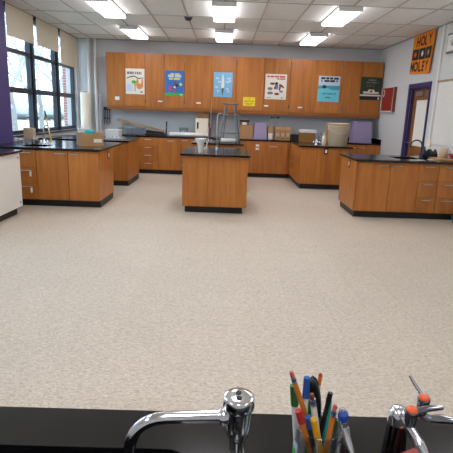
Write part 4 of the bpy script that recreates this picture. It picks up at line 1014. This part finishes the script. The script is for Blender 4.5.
# near left worktop things
t = thing('paper_towel_holder', 'grey square holder beside the sink on near left worktop', 'holder', (-3.0, 7.55, CT))
B().box(-3.12, -2.97, 7.50, 7.62, CT+.06, CT+.24).build('body', 'tan_ceramic', t, .008)
for x in (-3.10, -2.99): B().lathe([(.014, 0), (.014, .06)], (x, 7.56, CT), n=10).build('leg', 'satin_steel', t)
gooseneck('chrome gooseneck faucet at sink of near left worktop', -2.86, 7.66, -.6, .29, .14, .01, 'chrome')
for k, (x, y, s) in enumerate(((-3.16, 7.3, 'left'), (-3.06, 7.22, 'middle'), (-2.955, 7.48, 'right'))):
    bottle('lab_jar', 'small clear glass jar in front of the grey holder, %s of three' % s, x, y, CT, [(.035, 0), (.038, .005), (.038, .06), (.028, .075)], 'clear_plastic', 'satin_steel', .02, .03, 'jar')
t = thing('broom', 'yellow broom stick with dark tip leaning by the window', 'broom', (-3.05, 8.7, 0))
tp, bt = Vector((-3.25, 8.80, 1.36)), Vector((-2.99, 8.70, .10)); 
B().tube([tp, tp+(bt-tp)*.1], .014, 10).build('grip', 'black_plastic', t); B().tube([tp+(bt-tp)*.1, bt], .012, 10).build('stick', 'yellow_paint', t)
B().prism([(-3.13, 8.65, .10), (-2.85, 8.65, .10), (-2.89, 8.65, .16), (-3.09, 8.65, .16)], (0, .08, 0)).build('head', 'black_plastic', t)
B().prism([(-3.15, 8.645, .0), (-2.83, 8.645, .0), (-2.85, 8.645, .10), (-3.13, 8.645, .10)], (0, .09, 0)).build('bristles', 'lumber', t)
# corner things: pipes, tubes, rolls
for x, r, lb_ in ((-3.177, .038, 'white vertical pipe in the back left corner, thicker one'), (-3.027, .03, 'white vertical pipe nearer the wall cabinets, thinner one')):
    t = thing('wall_pipe', lb_, 'pipe', (x, 11.52, 0)); B().tube([(x, 11.52, .0), (x, 11.52, 2.975)], r, 16).build('pipe', 'white_enamel', t)
    for z in (.4, 1.5, 2.7): B().lathe([(r+.006, 0), (r+.006, .03)], (x, 11.52, z), n=16).build('clamp', 'white_enamel', t)
t = thing('tall_roll', 'tall cream roll of paper standing in the back left corner', 'paper roll', (-3.22, 11.3, 0))
B().lathe([(.05, 0), (.105, 0), (.105, 1.775), (.05, 1.775)], (-3.215, 11.25, 0), n=28).build('paper', 'cream', t); B().lathe([(.035, 0), (.05, 0), (.05, .02), (.035, .02)], (-3.215, 11.25, 1.775), n=20).build('core', 'cardboard', t)
for k, (x, y, m_, h, lb_) in enumerate(((-2.975, 11.36, 'white_plastic', 1.79, 'thin white tube standing in corner beside the cream roll'), (-2.915, 11.40, 'ink_paleblue', 1.72, 'thin pale blue tube standing in corner beside the white tube'))):
    t = thing('poster_tube', lb_, 'tube', (x, y, 0)); B().lathe([(.026, 0), (.026, h)], (x, y, 0), n=14).build('tube', m_, t); B().lathe([(.028, 0), (.028, .025)], (x, y, h), n=14).build('end_cap', 'white_plastic', t)
t = thing('clamp_rack', 'dark wall rack of hanging lab clamps left of the wall cabinets', 'rack', (-2.79, 11.5, 1.03))
B().box(-2.865, -2.715, 11.54, 11.568, 1.40, 1.47).build('rail', 'navy_plastic', t, .004)
for k in range(4):
    x = -2.85+k*.04; B().tube([(x, 11.53, 1.45), (x, 11.515, 1.40), (x+.004, 11.52, 1.06+.03*(k % 2))], [.009, .011, .008], 8).build('clamp', 'navy_plastic', t)
B().box(-2.862, -2.718, 11.53, 11.55, 1.2, 1.22).build('bar', 'navy_plastic', t)

# ------------------------------------------------------------------ outside the windows
g = B().box(-90, -3.75, -40, 90, -.8, -.7).build('lawn', 'grass'); tag(g, 'pale winter lawn outside the windows', 'lawn', kind='structure')
g = B().box(-20, -14, -40, 90, -.699, -.68).build('path', 'asphalt'); tag(g, 'pale path crossing the lawn outside', 'path', kind='structure')
g = thing('brick_wing', 'brick wing of the school outside the corner window', 'building', (-4.2, 14.8, -.7))
B().box(-4.62, -3.8, 14.0, 15.6, -.7, 4.5).build('brick_wall', 'brick_wall', g)
B().box(-4.67, -3.75, 13.95, 15.65, 4.5, 4.65).build('coping', 'cream', g)
def bare_tree(label, x, y, h, seed):
    rd = random.Random(seed); t = thing('bare_tree', label, 'tree', (x, y, -.7), 'bare trees outside the windows')
    tr = B(); br = B()
    def grow(p, d, L, r, dep):
        pts = [p]; q = p.copy(); dd = d.copy()
        for k in range(3):
            dd = (dd+Vector((rd.uniform(-.16, .16), rd.uniform(-.16, .16), rd.uniform(-.02, .12)))).normalized(); q = q+dd*L/3; pts.append(q.copy())
        (tr if dep < 1 else br).tube(pts, [r, r*.87, r*.74, r*.6], 7 if dep < 2 else 4)
        if dep >= 4: return
        for k in range(4 if dep < 2 else 3):
            f = pts[rd.choice((2, 3, 3))]
            nd = (dd+Vector((rd.uniform(-.9, .9), rd.uniform(-.9, .9), rd.uniform(-.1, .6)))).normalized()
            grow(f, nd, L*rd.uniform(.6, .78), r*.5, dep+1)
    grow(Vector((x, y, -.75)), Vector((0, 0, 1)), h*.36, h*.022, 0)
    tr.build('trunk', 'bark', t); br.build('branches', 'hazy_twig', t)
for k, (x, y, h, s_) in enumerate(((-11, 25.5, 8, 'nearest, seen through the middle window'), (-15, 31, 10, 'with the tallest crown, second nearest'), (-13.5, 36, 9, 'seen low behind the middle mullion'),
        (-22, 44, 13, 'far off at left'), (-18, 52, 12, 'far off in the middle'), (-24, 70, 15, 'farthest, at the lawn edge'), (-31, 62, 14, 'far off beside the purple pier'))):
    bare_tree('bare winter tree outside, ' + s_, x, y, h, 11+k)
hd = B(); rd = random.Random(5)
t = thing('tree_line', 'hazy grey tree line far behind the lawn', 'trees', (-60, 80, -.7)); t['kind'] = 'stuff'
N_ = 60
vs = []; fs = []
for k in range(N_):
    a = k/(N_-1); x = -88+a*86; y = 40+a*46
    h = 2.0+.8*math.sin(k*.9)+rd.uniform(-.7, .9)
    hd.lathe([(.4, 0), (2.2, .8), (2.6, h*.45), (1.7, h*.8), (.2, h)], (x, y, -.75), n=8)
o = hd.build('foliage', 'hazy_foliage', t); o['kind'] = 'stuff'
for k, yy in enumerate((13.6, 14.4, 15.2)):
    t = thing('fence_post', 'dark slim post standing on the lawn, %s of three' % ('nearest', 'middle', 'farthest')[k], 'post', (-7.2, yy, -.7), 'posts outside the windows')
    B().tube([(-7.2, yy, -.72), (-7.2, yy, 1.05)], .035, 8).build('post', 'window_frame', t); B().lathe([(.05, 0), (.05, .03), (.02, .06)], (-7.2, yy, 1.05), n=10).build('cap', 'window_frame', t)
